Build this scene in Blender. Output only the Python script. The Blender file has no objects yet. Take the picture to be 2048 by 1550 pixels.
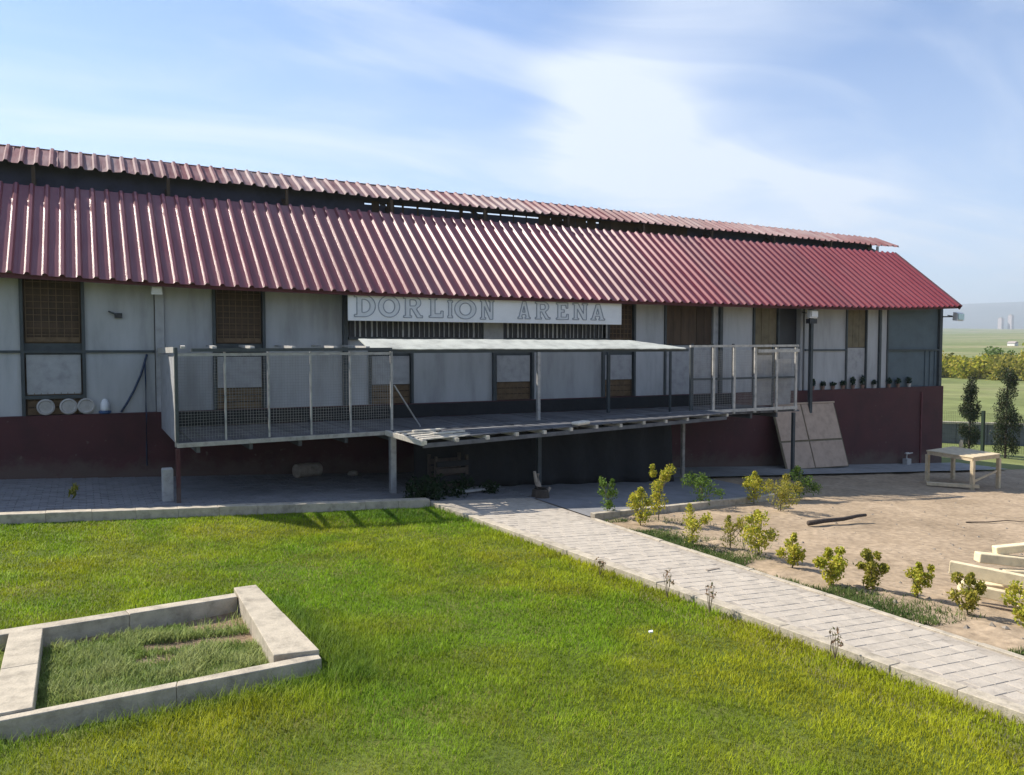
import bpy, bmesh, math, random
import numpy as np
from mathutils import Vector, Matrix, noise
rng = random.Random(11)
nrg = np.random.default_rng(5)
sc = bpy.context.scene
col = sc.collection

# ------------------------------------------------------------------ camera
CAM = Vector((1.45, -18.41, 2.5))
YAW, PITCH = math.radians(62.5), math.radians(2.776)
cam_d = bpy.data.cameras.new('camera')
cam = bpy.data.objects.new('camera', cam_d)
col.objects.link(cam)
cam.location = CAM
cam.rotation_euler = (math.pi / 2 - PITCH, 0, YAW - math.pi / 2)
cam_d.sensor_fit = 'HORIZONTAL'
cam_d.sensor_width = 36.0
cam_d.lens = 36.0 * 1650.0 / 2048.0
cam_d.clip_start, cam_d.clip_end = 0.1, 30000
sc.camera = cam

# ------------------------------------------------------------------ sun, sky, exposure
SUN = Vector((-0.75, 1.0, 1.15)).normalized()
SUN_EL, SUN_ROT = math.asin(SUN.z), math.atan2(SUN.x, SUN.y)
sd = bpy.data.lights.new('sun', 'SUN')
sd.energy, sd.angle, sd.color = 5.0, math.radians(0.53), (1.0, 0.93, 0.82)
so = bpy.data.objects.new('sun', sd)
so.rotation_euler = (-SUN).to_track_quat('-Z', 'Y').to_euler()
so.location = (-20, 40, 40)
col.objects.link(so)

world = bpy.data.worlds.new('World')
sc.world = world
world.use_nodes = True
wt = world.node_tree
wt.nodes.clear()


def wn(t, **kw):
    n = wt.nodes.new(t)
    for k, v in kw.items():
        setattr(n, k, v)
    return n


def wl(a, b):
    wt.links.new(a, b)


def wmath(op, a, b=None):
    n = wn('ShaderNodeMath', operation=op)
    for i, v in enumerate((a, b)):
        if v is None:
            continue
        if isinstance(v, (int, float)):
            n.inputs[i].default_value = v
        else:
            wl(v, n.inputs[i])
    return n.outputs[0]


out = wn('ShaderNodeOutputWorld')
bg = wn('ShaderNodeBackground')
bg.inputs['Strength'].default_value = 0.08
sky = wn('ShaderNodeTexSky', sky_type='NISHITA')
sky.sun_disc = False
sky.sun_elevation, sky.sun_rotation = SUN_EL, SUN_ROT
sky.altitude, sky.air_density, sky.dust_density, sky.ozone_density = 900, 1.0, 0.25, 2.2
geo = wn('ShaderNodeTexCoord')
sep = wn('ShaderNodeSeparateXYZ')
wl(geo.outputs['Generated'], sep.inputs[0])
den = wmath('ADD', wmath('MAXIMUM', sep.outputs[2], 0.0), 0.16)
cmb = wn('ShaderNodeCombineXYZ')
wl(wmath('DIVIDE', sep.outputs[0], den), cmb.inputs[0])
wl(wmath('DIVIDE', sep.outputs[1], den), cmb.inputs[1])
mp = wn('ShaderNodeMapping')
mp.inputs['Rotation'].default_value = (0, 0, math.radians(-48))
mp.inputs['Scale'].default_value = (0.5, 1.25, 1)
mp.inputs['Location'].default_value = (0.9, 2.2, 0)
wl(cmb.outputs[0], mp.inputs[0])
n1 = wn('ShaderNodeTexNoise')
n1.inputs['Scale'].default_value, n1.inputs['Detail'].default_value = 1.7, 8
n1.inputs['Roughness'].default_value, n1.inputs['Distortion'].default_value = 0.55, 0.8
wl(mp.outputs[0], n1.inputs['Vector'])
n2 = wn('ShaderNodeTexNoise')
n2.inputs['Scale'].default_value, n2.inputs['Detail'].default_value = 0.8, 4
wl(cmb.outputs[0], n2.inputs['Vector'])


def srange(v, a, b, c=0.0, d=1.0):
    n = wn('ShaderNodeMapRange', interpolation_type='SMOOTHSTEP')
    for k, q in zip(('From Min', 'From Max', 'To Min', 'To Max'), (a, b, c, d)):
        n.inputs[k].default_value = q
    wl(v, n.inputs['Value'])
    return n.outputs[0]


wisps = srange(n1.outputs['Fac'], 0.40, 0.72)
az = wmath('ARCTAN2', sep.outputs[1], sep.outputs[0])
warp = wmath('MULTIPLY', wmath('SUBTRACT', n2.outputs['Fac'], 0.5), 0.75)
azw = wmath('ADD', az, warp)
# a tall cirrus plume right of centre, and a low bank of thin cloud along the horizon
plume = srange(wmath('ABSOLUTE', wmath('SUBTRACT', azw, math.radians(49.5))), 0.01, 0.19, 1.0, 0.0)
plume = wmath('MULTIPLY', plume, srange(n1.outputs['Fac'], 0.25, 0.6, 0.35, 0.9))
low = srange(wmath('ADD', sep.outputs[2], wmath('MULTIPLY', warp, 0.25)), 0.06, 0.36, 0.42, 0.06)
fac = wmath('MINIMUM', wmath('ADD', wmath('ADD', wmath('MULTIPLY', wisps, 0.42), wmath('MULTIPLY', plume, 0.78)), low), 0.92)
tint = wn('ShaderNodeMix', data_type='RGBA', blend_type='MULTIPLY')
tint.inputs['Factor'].default_value = 1.0
wl(sky.outputs[0], tint.inputs['A'])
tint.inputs['B'].default_value = (0.89, 1.09, 1.33, 1)
mixc = wn('ShaderNodeMix', data_type='RGBA')
wl(fac, mixc.inputs['Factor'])
wl(tint.outputs['Result'], mixc.inputs['A'])
mixc.inputs['B'].default_value = (6.5, 7.1, 8.1, 1)
wl(mixc.outputs['Result'], bg.inputs['Color'])
wl(bg.outputs[0], out.inputs[0])

vs = sc.view_settings
vs.view_transform, vs.look, vs.gamma, vs.exposure = 'Standard', 'None', 1.0, 0.8
try:
    vs.use_curve_mapping = False
except Exception:
    pass
sc.render.engine = 'CYCLES'
sc.cycles.max_bounces = 8
sc.cycles.transparent_max_bounces = 12
sc.cycles.volume_bounces = 0


# ------------------------------------------------------------------ materials
def new_mat(name):
    m = bpy.data.materials.new(name)
    m.use_nodes = True
    nt = m.node_tree
    return m, nt, nt.nodes['Principled BSDF']


def mat(name, c, rough=0.8, var=0.25, scale=6.0, c2=None, bump=0.2, bscale=40.0, metal=0.0, rnd=0.0, spec=0.5, stretch=(1, 1, 1), bdist=0.01):
    """noise-varied paint / stone / wood; rnd varies the value per object"""
    m, nt, b = new_mat(name)
    N, L = nt.nodes, nt.links
    tc = N.new('ShaderNodeTexCoord')
    mpg = N.new('ShaderNodeMapping')
    mpg.inputs['Scale'].default_value = stretch
    L.new(tc.outputs['Object'], mpg.inputs[0])
    oi = N.new('ShaderNodeObjectInfo')
    ad = N.new('ShaderNodeVectorMath'); ad.operation = 'ADD'
    sca = N.new('ShaderNodeVectorMath'); sca.operation = 'SCALE'
    L.new(oi.outputs['Location'], sca.inputs[0]); sca.inputs['Scale'].default_value = 1.7
    L.new(mpg.outputs[0], ad.inputs[0]); L.new(sca.outputs[0], ad.inputs[1])
    n = N.new('ShaderNodeTexNoise')
    n.inputs['Scale'].default_value, n.inputs['Detail'].default_value = scale, 6
    n.inputs['Roughness'].default_value = 0.62
    L.new(ad.outputs[0], n.inputs['Vector'])
    rp = N.new('ShaderNodeValToRGB')
    c2 = c2 or tuple(max(0, x * (1 - var)) for x in c)
    hi = tuple(min(1, x * (1 + var * 0.6)) for x in c)
    e = rp.color_ramp.elements
    e[0].position, e[0].color = 0.3, (*c2, 1)
    e[1].position, e[1].color = 0.72, (*hi, 1)
    k = e.new(0.5); k.color = (*c, 1)
    L.new(n.outputs['Fac'], rp.inputs[0])
    last = rp.outputs[0]
    if rnd:
        hs = N.new('ShaderNodeHueSaturation')
        mr = N.new('ShaderNodeMapRange')
        mr.inputs['To Min'].default_value, mr.inputs['To Max'].default_value = 1 - rnd, 1 + rnd
        L.new(oi.outputs['Random'], mr.inputs['Value'])
        L.new(mr.outputs[0], hs.inputs['Value'])
        L.new(last, hs.inputs['Color'])
        last = hs.outputs[0]
    L.new(last, b.inputs['Base Color'])
    b.inputs['Roughness'].default_value = rough
    b.inputs['Metallic'].default_value = metal
    b.inputs['Specular IOR Level'].default_value = spec
    if bump:
        nb = N.new('ShaderNodeTexNoise')
        nb.inputs['Scale'].default_value, nb.inputs['Detail'].default_value = bscale, 5
        L.new(ad.outputs[0], nb.inputs['Vector'])
        bp = N.new('ShaderNodeBump')
        bp.inputs['Strength'].default_value, bp.inputs['Distance'].default_value = bump, bdist
        L.new(nb.outputs['Fac'], bp.inputs['Height'])
        L.new(bp.outputs[0], b.inputs['Normal'])
    return m


def leaf_mat(name, transl=0.45, rough=0.5, soft=0.0):
    """blade / leaf colour comes from the per-vertex colour attribute"""
    m, nt, b = new_mat(name)
    N, L = nt.nodes, nt.links
    at = N.new('ShaderNodeAttribute'); at.attribute_name = 'Col'
    L.new(at.outputs['Color'], b.inputs['Base Color'])
    b.inputs['Roughness'].default_value = rough
    b.inputs['Specular IOR Level'].default_value = 0.12
    tr = N.new('ShaderNodeBsdfTranslucent')
    L.new(at.outputs['Color'], tr.inputs['Color'])
    if soft:
        gn = N.new('ShaderNodeNewGeometry')
        sc_ = N.new('ShaderNodeVectorMath'); sc_.operation = 'SCALE'; sc_.inputs['Scale'].default_value = 1 - soft
        L.new(gn.outputs['Normal'], sc_.inputs[0])
        av = N.new('ShaderNodeVectorMath'); av.operation = 'ADD'; av.inputs[1].default_value = (0, 0, soft)
        L.new(sc_.outputs[0], av.inputs[0])
        nv = N.new('ShaderNodeVectorMath'); nv.operation = 'NORMALIZE'
        L.new(av.outputs[0], nv.inputs[0])
        L.new(nv.outputs[0], b.inputs['Normal'])
    mx = N.new('ShaderNodeMixShader'); mx.inputs[0].default_value = transl
    L.new(b.outputs[0], mx.inputs[1]); L.new(tr.outputs[0], mx.inputs[2])
    L.new(mx.outputs[0], N['Material Output'].inputs['Surface'])
    return m


M = {}
M['white'] = mat('white_wall_paint', (0.375, 0.38, 0.385), 0.7, 0.30, 2.2, bump=0.12, bscale=18, rnd=0.07, stretch=(1, 1, 0.22))
M['panel'] = mat('pale_panel_paint', (0.35, 0.35, 0.355), 0.7, 0.24, 5, bump=0.05, rnd=0.06)
M['red'] = mat('red_base_paint', (0.062, 0.014, 0.016), 0.75, 0.3, 1.3, bump=0.25, bscale=25)
def red_wall(m):
    nt = m.node_tree
    N, L = nt.nodes, nt.links
    b = N['Principled BSDF']
    src = b.inputs['Base Color'].links[0].from_socket
    g = N.new('ShaderNodeNewGeometry')
    sx = N.new('ShaderNodeSeparateXYZ'); L.new(g.outputs['Position'], sx.inputs[0])
    h = N.new('ShaderNodeMath'); h.operation = 'MULTIPLY_ADD'; h.inputs[1].default_value = 0.053
    L.new(sx.outputs[0], h.inputs[0]); L.new(sx.outputs[2], h.inputs[2])
    n = N.new('ShaderNodeTexNoise'); n.inputs['Scale'].default_value = 2.4; n.inputs['Detail'].default_value = 9; n.inputs['Roughness'].default_value = 0.7
    L.new(g.outputs['Position'], n.inputs['Vector'])
    k = N.new('ShaderNodeMath'); k.operation = 'MULTIPLY_ADD'; k.inputs[1].default_value = -1.1
    L.new(n.outputs['Fac'], k.inputs[0]); L.new(h.outputs[0], k.inputs[2])
    r = N.new('ShaderNodeMapRange'); r.inputs['From Min'].default_value = -0.45; r.inputs['From Max'].default_value = -0.12
    r.inputs['To Min'].default_value = 0.75; r.inputs['To Max'].default_value = 0.0
    L.new(k.outputs[0], r.inputs['Value'])
    mx = N.new('ShaderNodeMix'); mx.data_type = 'RGBA'
    L.new(r.outputs[0], mx.inputs['Factor']); L.new(src, mx.inputs['A']); mx.inputs['B'].default_value = (0.10, 0.072, 0.055, 1)
    n2 = N.new('ShaderNodeTexNoise'); n2.inputs['Scale'].default_value = 9; n2.inputs['Detail'].default_value = 8
    L.new(g.outputs['Position'], n2.inputs['Vector'])
    r2 = N.new('ShaderNodeMapRange'); r2.inputs['From Min'].default_value = 0.66; r2.inputs['From Max'].default_value = 0.72; r2.inputs['To Max'].default_value = 0.55
    L.new(n2.outputs['Fac'], r2.inputs['Value'])
    mx2 = N.new('ShaderNodeMix'); mx2.data_type = 'RGBA'
    L.new(r2.outputs[0], mx2.inputs['Factor']); L.new(mx.outputs['Result'], mx2.inputs['A']); mx2.inputs['B'].default_value = (0.13, 0.10, 0.09, 1)
    L.new(mx2.outputs['Result'], b.inputs['Base Color'])


red_wall(M['red'])
M['fascia'] = mat('dark_red_fascia', (0.10, 0.022, 0.026), 0.7, 0.3, 3)
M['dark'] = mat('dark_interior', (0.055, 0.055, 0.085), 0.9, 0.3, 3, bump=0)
M['brown'] = mat('brown_weathered_wood', (0.075, 0.047, 0.028), 0.85, 0.4, 5, bump=0.3, rnd=0.25, stretch=(1, 1, 0.2))
M['lattice'] = mat('brown_lattice_wood', (0.17, 0.11, 0.06), 0.85, 0.35, 6, bump=0.2)
M['olive'] = mat('olive_board_paint', (0.15, 0.125, 0.075), 0.8, 0.3, 4, bump=0.2)
M['blue'] = mat('blue_grey_sheet_paint', (0.075, 0.105, 0.125), 0.6, 0.2, 2, bump=0.1)
M['post'] = mat('dark_teal_grey_post', (0.045, 0.055, 0.06), 0.6, 0.3, 5, bump=0.1)
M['steel'] = mat('galvanised_steel', (0.34, 0.335, 0.33), 0.55, 0.35, 8, bump=0.1, metal=0.35)
M['pale'] = mat('pale_worn_metal_paint', (0.44, 0.42, 0.38), 0.6, 0.35, 8, bump=0.1)
M['wire'] = mat('grey_wire', (0.26, 0.26, 0.26), 0.5, 0.2, 5, bump=0, metal=0.5)
M['canopy'] = mat('pale_canopy_sheet', (0.44, 0.45, 0.40), 0.7, 0.35, 2.5, bump=0.15, bscale=12)
M['deckwood'] = mat('grey_weathered_deck_wood', (0.10, 0.10, 0.105), 0.85, 0.4, 5, bump=0.3, rnd=0.22, stretch=(1, 0.2, 1))
M['edgewood'] = mat('pale_weathered_edge_wood', (0.30, 0.28, 0.25), 0.8, 0.4, 7, bump=0.3, rnd=0.2)
M['litwood'] = mat('painted_sunlit_wood', (0.58, 0.53, 0.44), 0.75, 0.3, 7, bump=0.3, rnd=0.12)  # wood paled to paint sunlight onto the ledge joists and boards
M['darkblock'] = mat('dark_wall_block', (0.13, 0.135, 0.145), 0.9, 0.25, 4, bump=0.3)
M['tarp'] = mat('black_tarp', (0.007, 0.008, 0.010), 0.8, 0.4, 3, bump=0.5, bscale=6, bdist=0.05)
M['sign'] = mat('white_sign_board', (0.78, 0.79, 0.80), 0.6, 0.08, 2, bump=0.03)
M['letter'] = mat('letter_face', (0.66, 0.68, 0.70), 0.6, 0.1, 8, bump=0)
M['letedge'] = mat('letter_outline_blue_grey', (0.30, 0.33, 0.38), 0.6, 0.3, 9, bump=0)
M['kerb'] = mat('cast_kerb_stone', (0.42, 0.365, 0.28), 0.9, 0.36, 7, bump=0.6, bscale=45, rnd=0.04)
M['paver'] = mat('concrete_paver', (0.42, 0.37, 0.305), 0.9, 0.2, 7, bump=0.4, bscale=70, rnd=0.06)
M['joint'] = mat('paver_joint_sand', (0.35, 0.305, 0.25), 0.95, 0.3, 12)
M['strip'] = mat('grey_yard_paver', (0.19, 0.19, 0.195), 0.9, 0.25, 2.5, bump=0.4, bscale=70)
M['apron'] = mat('concrete_apron', (0.24, 0.24, 0.235), 0.9, 0.25, 2.5, bump=0.4)
M['tan'] = mat('tan_plywood', (0.42, 0.31, 0.23), 0.75, 0.2, 5, bump=0.1, rnd=0.08)
M['tablewood'] = mat('bare_table_timber', (0.56, 0.45, 0.29), 0.75, 0.25, 7, bump=0.2)
M['timber'] = mat('cream_sawn_timber', (0.70, 0.58, 0.37), 0.7, 0.22, 8, bump=0.2, rnd=0.08)
M['bark'] = mat('dark_bark', (0.06, 0.045, 0.035), 0.9, 0.4, 14, bump=0.6)
M['stem'] = mat('sapling_bark', (0.13, 0.10, 0.06), 0.85, 0.35, 20, bump=0.3)
M['log'] = mat('pale_log', (0.30, 0.25, 0.20), 0.85, 0.35, 9, bump=0.4)
M['concrete'] = mat('rough_concrete_block', (0.38, 0.37, 0.35), 0.9, 0.25, 8, bump=0.5)
M['lampwhite'] = mat('white_lamp_housing', (0.75, 0.76, 0.78), 0.4, 0.08, 5, bump=0)
M['lampglass'] = mat('pale_teal_lamp_glass', (0.60, 0.80, 0.80), 0.15, 0.1, 5, bump=0)
M['black'] = mat('black_plastic', (0.02, 0.02, 0.025), 0.5, 0.2, 5, bump=0)
M['bluep'] = mat('blue_plastic', (0.03, 0.09, 0.22), 0.4, 0.2, 5, bump=0)
M['hose'] = mat('navy_hose', (0.02, 0.04, 0.09), 0.5, 0.2, 5, bump=0)
M['pan'] = mat('pale_feeder_plastic', (0.40, 0.38, 0.36), 0.6, 0.2, 6, bump=0)
M['clay'] = mat('clay_pot', (0.20, 0.12, 0.09), 0.8, 0.3, 6)
M['stone'] = mat('field_stone', (0.30, 0.26, 0.21), 0.9, 0.3, 8, bump=0.5, rnd=0.2)
M['farwhite'] = mat('far_white_render', (0.72, 0.70, 0.66), 0.8, 0.1, 1, bump=0)
M['fartower'] = mat('far_tower_render', (0.48, 0.42, 0.42), 0.8, 0.1, 0.2, bump=0)
M['farroof'] = mat('far_roof', (0.35, 0.30, 0.28), 0.8, 0.1, 1, bump=0)
M['leaf'] = leaf_mat('leaf', 0.42)
M['grass'] = leaf_mat('grass_blade', 0.4, 0.6, 0.6)
M['conifer'] = leaf_mat('conifer_leaf', 0.2)


def roof_mat(name, base, faded, amount, base2=None, faded2=None, rough=0.36, spec=0.5):
    m, nt, b = new_mat(name)
    N, L = nt.nodes, nt.links
    tc = N.new('ShaderNodeTexCoord')
    oi = N.new('ShaderNodeObjectInfo')
    ad = N.new('ShaderNodeVectorMath'); ad.operation = 'ADD'
    L.new(tc.outputs['Object'], ad.inputs[0]); L.new(oi.outputs['Location'], ad.inputs[1])
    mpg = N.new('ShaderNodeMapping'); mpg.inputs['Scale'].default_value = (3.2, 0.5, 0.5)
    L.new(ad.outputs[0], mpg.inputs[0])
    n = N.new('ShaderNodeTexNoise'); n.inputs['Scale'].default_value = 1.6; n.inputs['Detail'].default_value = 7
    n.inputs['Roughness'].default_value = 0.65
    L.new(mpg.outputs[0], n.inputs['Vector'])
    n2 = N.new('ShaderNodeTexNoise'); n2.inputs['Scale'].default_value = 0.35; n2.inputs['Detail'].default_value = 3
    L.new(ad.outputs[0], n2.inputs['Vector'])
    mul = N.new('ShaderNodeMath'); mul.operation = 'MULTIPLY'
    L.new(n.outputs['Fac'], mul.inputs[0]); L.new(n2.outputs['Fac'], mul.inputs[1])
    rp = N.new('ShaderNodeValToRGB')
    e = rp.color_ramp.elements
    e[0].position, e[0].color = 0.14, (*base, 1)
    e[1].position, e[1].color = 0.14 + 0.3 / max(amount, 0.05), (*faded, 1)
    L.new(mul.outputs[0], rp.inputs[0])
    hs = N.new('ShaderNodeHueSaturation')
    mr = N.new('ShaderNodeMapRange'); mr.inputs['To Min'].default_value = 0.88; mr.inputs['To Max'].default_value = 1.1
    L.new(oi.outputs['Random'], mr.inputs['Value']); L.new(mr.outputs[0], hs.inputs['Value'])
    last = rp.outputs[0]
    if base2:      # duller sheet colours towards the near end of the barn
        rp2 = N.new('ShaderNodeValToRGB')
        e2 = rp2.color_ramp.elements
        e2[0].position, e2[0].color = e[0].position, (*base2, 1)
        e2[1].position, e2[1].color = e[1].position, (*faded2, 1)
        L.new(mul.outputs[0], rp2.inputs[0])
        sx = N.new('ShaderNodeSeparateXYZ'); L.new(oi.outputs['Location'], sx.inputs[0])
        rr = N.new('ShaderNodeMath'); rr.operation = 'MULTIPLY_ADD'; rr.inputs[1].default_value = 7.0
        L.new(oi.outputs['Random'], rr.inputs[0]); L.new(sx.outputs[0], rr.inputs[2])
        m2 = N.new('ShaderNodeMapRange'); m2.inputs['From Min'].default_value = 9.0; m2.inputs['From Max'].default_value = 24.0
        L.new(rr.outputs[0], m2.inputs['Value'])
        mxr = N.new('ShaderNodeMix'); mxr.data_type = 'RGBA'
        L.new(m2.outputs[0], mxr.inputs['Factor']); L.new(rp2.outputs[0], mxr.inputs['A']); L.new(rp.outputs[0], mxr.inputs['B'])
        last = mxr.outputs['Result']
    L.new(last, hs.inputs['Color'])
    L.new(hs.outputs[0], b.inputs['Base Color'])
    b.inputs['Roughness'].default_value = rough
    b.inputs['Specular IOR Level'].default_value = spec
    return m


M['roof'] = roof_mat('red_roof_metal', (0.20, 0.017, 0.028), (0.23, 0.045, 0.055), 0.75, (0.17, 0.034, 0.044), (0.24, 0.11, 0.115))
M['cap'] = roof_mat('faded_red_roof_metal', (0.17, 0.048, 0.054), (0.31, 0.22, 0.215), 1.6, None, None, 0.6, 0.25)


def ground_mat(name, cols, scales, bump=0.5, bdist=0.03, bscale=18):
    m, nt, b = new_mat(name)
    N, L = nt.nodes, nt.links
    tc = N.new('ShaderNodeTexCoord')
    n = N.new('ShaderNodeTexNoise'); n.inputs['Scale'].default_value = scales[0]; n.inputs['Detail'].default_value = 8
    n.inputs['Roughness'].default_value = 0.6
    L.new(tc.outputs['Object'], n.inputs['Vector'])
    rp = N.new('ShaderNodeValToRGB')
    e = rp.color_ramp.elements
    e[0].position, e[0].color = 0.3, (*cols[0], 1)
    e[1].position, e[1].color = 0.7, (*cols[2], 1)
    k = e.new(0.5); k.color = (*cols[1], 1)
    L.new(n.outputs['Fac'], rp.inputs[0])
    n2 = N.new('ShaderNodeTexNoise'); n2.inputs['Scale'].default_value = scales[1]; n2.inputs['Detail'].default_value = 6
    L.new(tc.outputs['Object'], n2.inputs['Vector'])
    mr = N.new('ShaderNodeMapRange'); mr.inputs['From Min'].default_value = 0.3; mr.inputs['From Max'].default_value = 0.7
    mr.inputs['To Min'].default_value = 0.72; mr.inputs['To Max'].default_value = 1.2
    L.new(n2.outputs['Fac'], mr.inputs['Value'])
    hs = N.new('ShaderNodeHueSaturation')
    L.new(mr.outputs[0], hs.inputs['Value']); L.new(rp.outputs[0], hs.inputs['Color'])
    L.new(hs.outputs[0], b.inputs['Base Color'])
    b.inputs['Roughness'].default_value = 0.95
    b.inputs['Specular IOR Level'].default_value = 0.15
    nb = N.new('ShaderNodeTexNoise'); nb.inputs['Scale'].default_value = bscale; nb.inputs['Detail'].default_value = 8
    L.new(tc.outputs['Object'], nb.inputs['Vector'])
    bp = N.new('ShaderNodeBump'); bp.inputs['Strength'].default_value = bump; bp.inputs['Distance'].default_value = bdist
    L.new(nb.outputs['Fac'], bp.inputs['Height']); L.new(bp.outputs[0], b.inputs['Normal'])
    return m


M['soil'] = ground_mat('tan_soil', ((0.27, 0.203, 0.135), (0.345, 0.262, 0.177), (0.41, 0.315, 0.218)), (0.7, 9), 0.35)
M['lawnsoil'] = ground_mat('lawn_soil', ((0.07, 0.10, 0.016), (0.10, 0.13, 0.022), (0.14, 0.15, 0.035)), (1.5, 20))
M['bedsoil'] = ground_mat('planter_soil', ((0.14, 0.10, 0.06), (0.24, 0.17, 0.11), (0.34, 0.25, 0.17)), (2.2, 20))
M['field'] = ground_mat('field_grass', ((0.12, 0.155, 0.045), (0.18, 0.20, 0.075), (0.30, 0.26, 0.15)), (0.014, 0.35), 0.3, 0.2, 2)
M['hill'] = ground_mat('hill_scrub', ((0.05, 0.06, 0.05), (0.08, 0.085, 0.065), (0.12, 0.11, 0.085)), (0.002, 0.02), 0.0)


# ------------------------------------------------------------------ mesh helpers
WLOC = {}


class MB:
    def __init__(s):
        s.v, s.f = [], []

    def add(s, vs, fs):
        o = len(s.v)
        s.v += [tuple(p) for p in vs]
        s.f += [tuple(i + o for i in f) for f in fs]
        return s

    def box(s, x0, x1, y0, y1, z0, z1):
        vs = [(x, y, z) for z in (z0, z1) for y in (y0, y1) for x in (x0, x1)]
        return s.add(vs, [(0, 2, 3, 1), (4, 5, 7, 6), (0, 1, 5, 4), (2, 6, 7, 3), (0, 4, 6, 2), (1, 3, 7, 5)])

    def beam(s, p, q, w, h, up=(0, 0, 1), caps=True):
        p, q, up = Vector(p), Vector(q), Vector(up)
        d = (q - p).normalized()
        a = d.cross(up)
        if a.length < 1e-4:
            a = d.cross(Vector((0, 1, 0)))
        a.normalize()
        b = a.cross(d).normalized()
        vs = [c + a * i * w / 2 + b * j * h / 2 for c in (p, q) for i, j in ((-1, -1), (1, -1), (1, 1), (-1, 1))]
        fs = [(0, 1, 5, 4), (1, 2, 6, 5), (2, 3, 7, 6), (3, 0, 4, 7)]
        if caps:
            fs += [(3, 2, 1, 0), (4, 5, 6, 7)]
        return s.add(vs, fs)

    def tube(s, pts, r, n=8, r2=None):
        pts = [Vector(p) for p in pts]
        rings = []
        for i, p in enumerate(pts):
            d = (pts[min(i + 1, len(pts) - 1)] - pts[max(i - 1, 0)]).normalized()
            a = d.cross(Vector((0, 0, 1)))
            if a.length < 0.05:
                a = d.cross(Vector((0, 1, 0)))
            a.normalize()
            b = a.cross(d)
            t = i / max(1, len(pts) - 1)
            rr = r if r2 is None else r + (r2 - r) * t
            rings.append([p + (a * math.cos(2 * math.pi * k / n) + b * math.sin(2 * math.pi * k / n)) * rr for k in range(n)])
        vs = [v for g in rings for v in g]
        fs = []
        for i in range(len(pts) - 1):
            for k in range(n):
                k2 = (k + 1) % n
                fs.append((i * n + k, i * n + k2, (i + 1) * n + k2, (i + 1) * n + k))
        fs += [tuple(range(n - 1, -1, -1)), tuple((len(pts) - 1) * n + k for k in range(n))]
        return s.add(vs, fs)

    def lathe(s, c, prof, n=14):
        """profile of (radius, z) turned about a vertical axis at c"""
        c = Vector(c)
        vs, fs = [], []
        for r, z in prof:
            vs += [c + Vector((r * math.cos(2 * math.pi * k / n), r * math.sin(2 * math.pi * k / n), z)) for k in range(n)]
        for i in range(len(prof) - 1):
            for k in range(n):
                k2 = (k + 1) % n
                fs.append((i * n + k, i * n + k2, (i + 1) * n + k2, (i + 1) * n + k))
        fs += [tuple(range(n - 1, -1, -1)), tuple((len(prof) - 1) * n + k for k in range(n))]
        return s.add(vs, fs)

    def prism(s, poly, d):
        """closed polygon (3-D points) pushed along vector d"""
        poly = [Vector(p) for p in poly]
        d = Vector(d)
        n = len(poly)
        vs = poly + [p + d for p in poly]
        fs = [tuple(range(n - 1, -1, -1)), tuple(range(n, 2 * n))]
        fs += [(i, (i + 1) % n, (i + 1) % n + n, i + n) for i in range(n)]
        return s.add(vs, fs)

    def build(s, name, m, parent=None, smooth=False, bevel=0.0, loc=None):
        o0 = WLOC.get(parent.name, Vector()) if parent else Vector()
        loc = Vector(loc) if loc is not None else None
        me = bpy.data.meshes.new(name)
        off = loc if loc is not None else o0
        me.from_pydata([(x - off.x, y - off.y, z - off.z) for x, y, z in s.v], [], s.f)
        bm = bmesh.new(); bm.from_mesh(me)
        bmesh.ops.recalc_face_normals(bm, faces=bm.faces)
        bm.to_mesh(me); bm.free()
        if smooth:
            me.polygons.foreach_set('use_smooth', [True] * len(me.polygons))
        me.materials.append(m)
        o = bpy.data.objects.new(name, me)
        col.objects.link(o)
        if parent:
            o.parent = parent
        if loc is not None:
            o.location = loc - o0
        WLOC[o.name] = off
        if bevel:
            bv = o.modifiers.new('bevel', 'BEVEL')
            bv.width, bv.segments, bv.limit_method = bevel, 1, 'ANGLE'
        return o


def thing(name, label, cat, loc=(0, 0, 0), group=None):
    o = bpy.data.objects.new(name, None)
    o.empty_display_size = 0.2
    o.location = loc
    col.objects.link(o)
    WLOC[o.name] = Vector(loc)
    return tag(o, label, cat, group)


def tag(o, label, cat, group=None):
    o['label'], o['category'] = label, cat
    if group:
        o['group'] = group
    return o


def struct(o, kind='structure'):
    o['kind'] = kind
    return o


def inst(src, name, parent, loc, rot=None, scale=None):
    """another object on the same mesh, as a part of parent (loc in world)"""
    o = bpy.data.objects.new(name, src.data if hasattr(src, 'data') else src)
    col.objects.link(o)
    if parent:
        o.parent = parent
    o.location = Vector(loc) - (WLOC.get(parent.name, Vector()) if parent else Vector())
    if rot:
        o.rotation_euler = rot
    if scale:
        o.scale = scale
    WLOC[o.name] = Vector(loc)
    return o


def gz(x):
    return -0.053 * min(max(x, -15.0), 38.0)


def sheet(name, x0, x1, y0, y1, dz, m, step=1.0, fn=None, parent=None):
    """ground sheet on the yard's slope, dz above it"""
    nx, ny = max(1, int((x1 - x0) / step)), max(1, int((y1 - y0) / step))
    vs = []
    for j in range(ny + 1):
        for i in range(nx + 1):
            x, y = x0 + (x1 - x0) * i / nx, y0 + (y1 - y0) * j / ny
            vs.append((x, y, gz(x) + dz + (fn(x, y) if fn else 0)))
    fs = [(j * (nx + 1) + i, j * (nx + 1) + i + 1, (j + 1) * (nx + 1) + i + 1, (j + 1) * (nx + 1) + i) for j in range(ny) for i in range(nx)]
    b = MB(); b.add(vs, fs)
    return b.build(name, m, parent, smooth=True)


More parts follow.
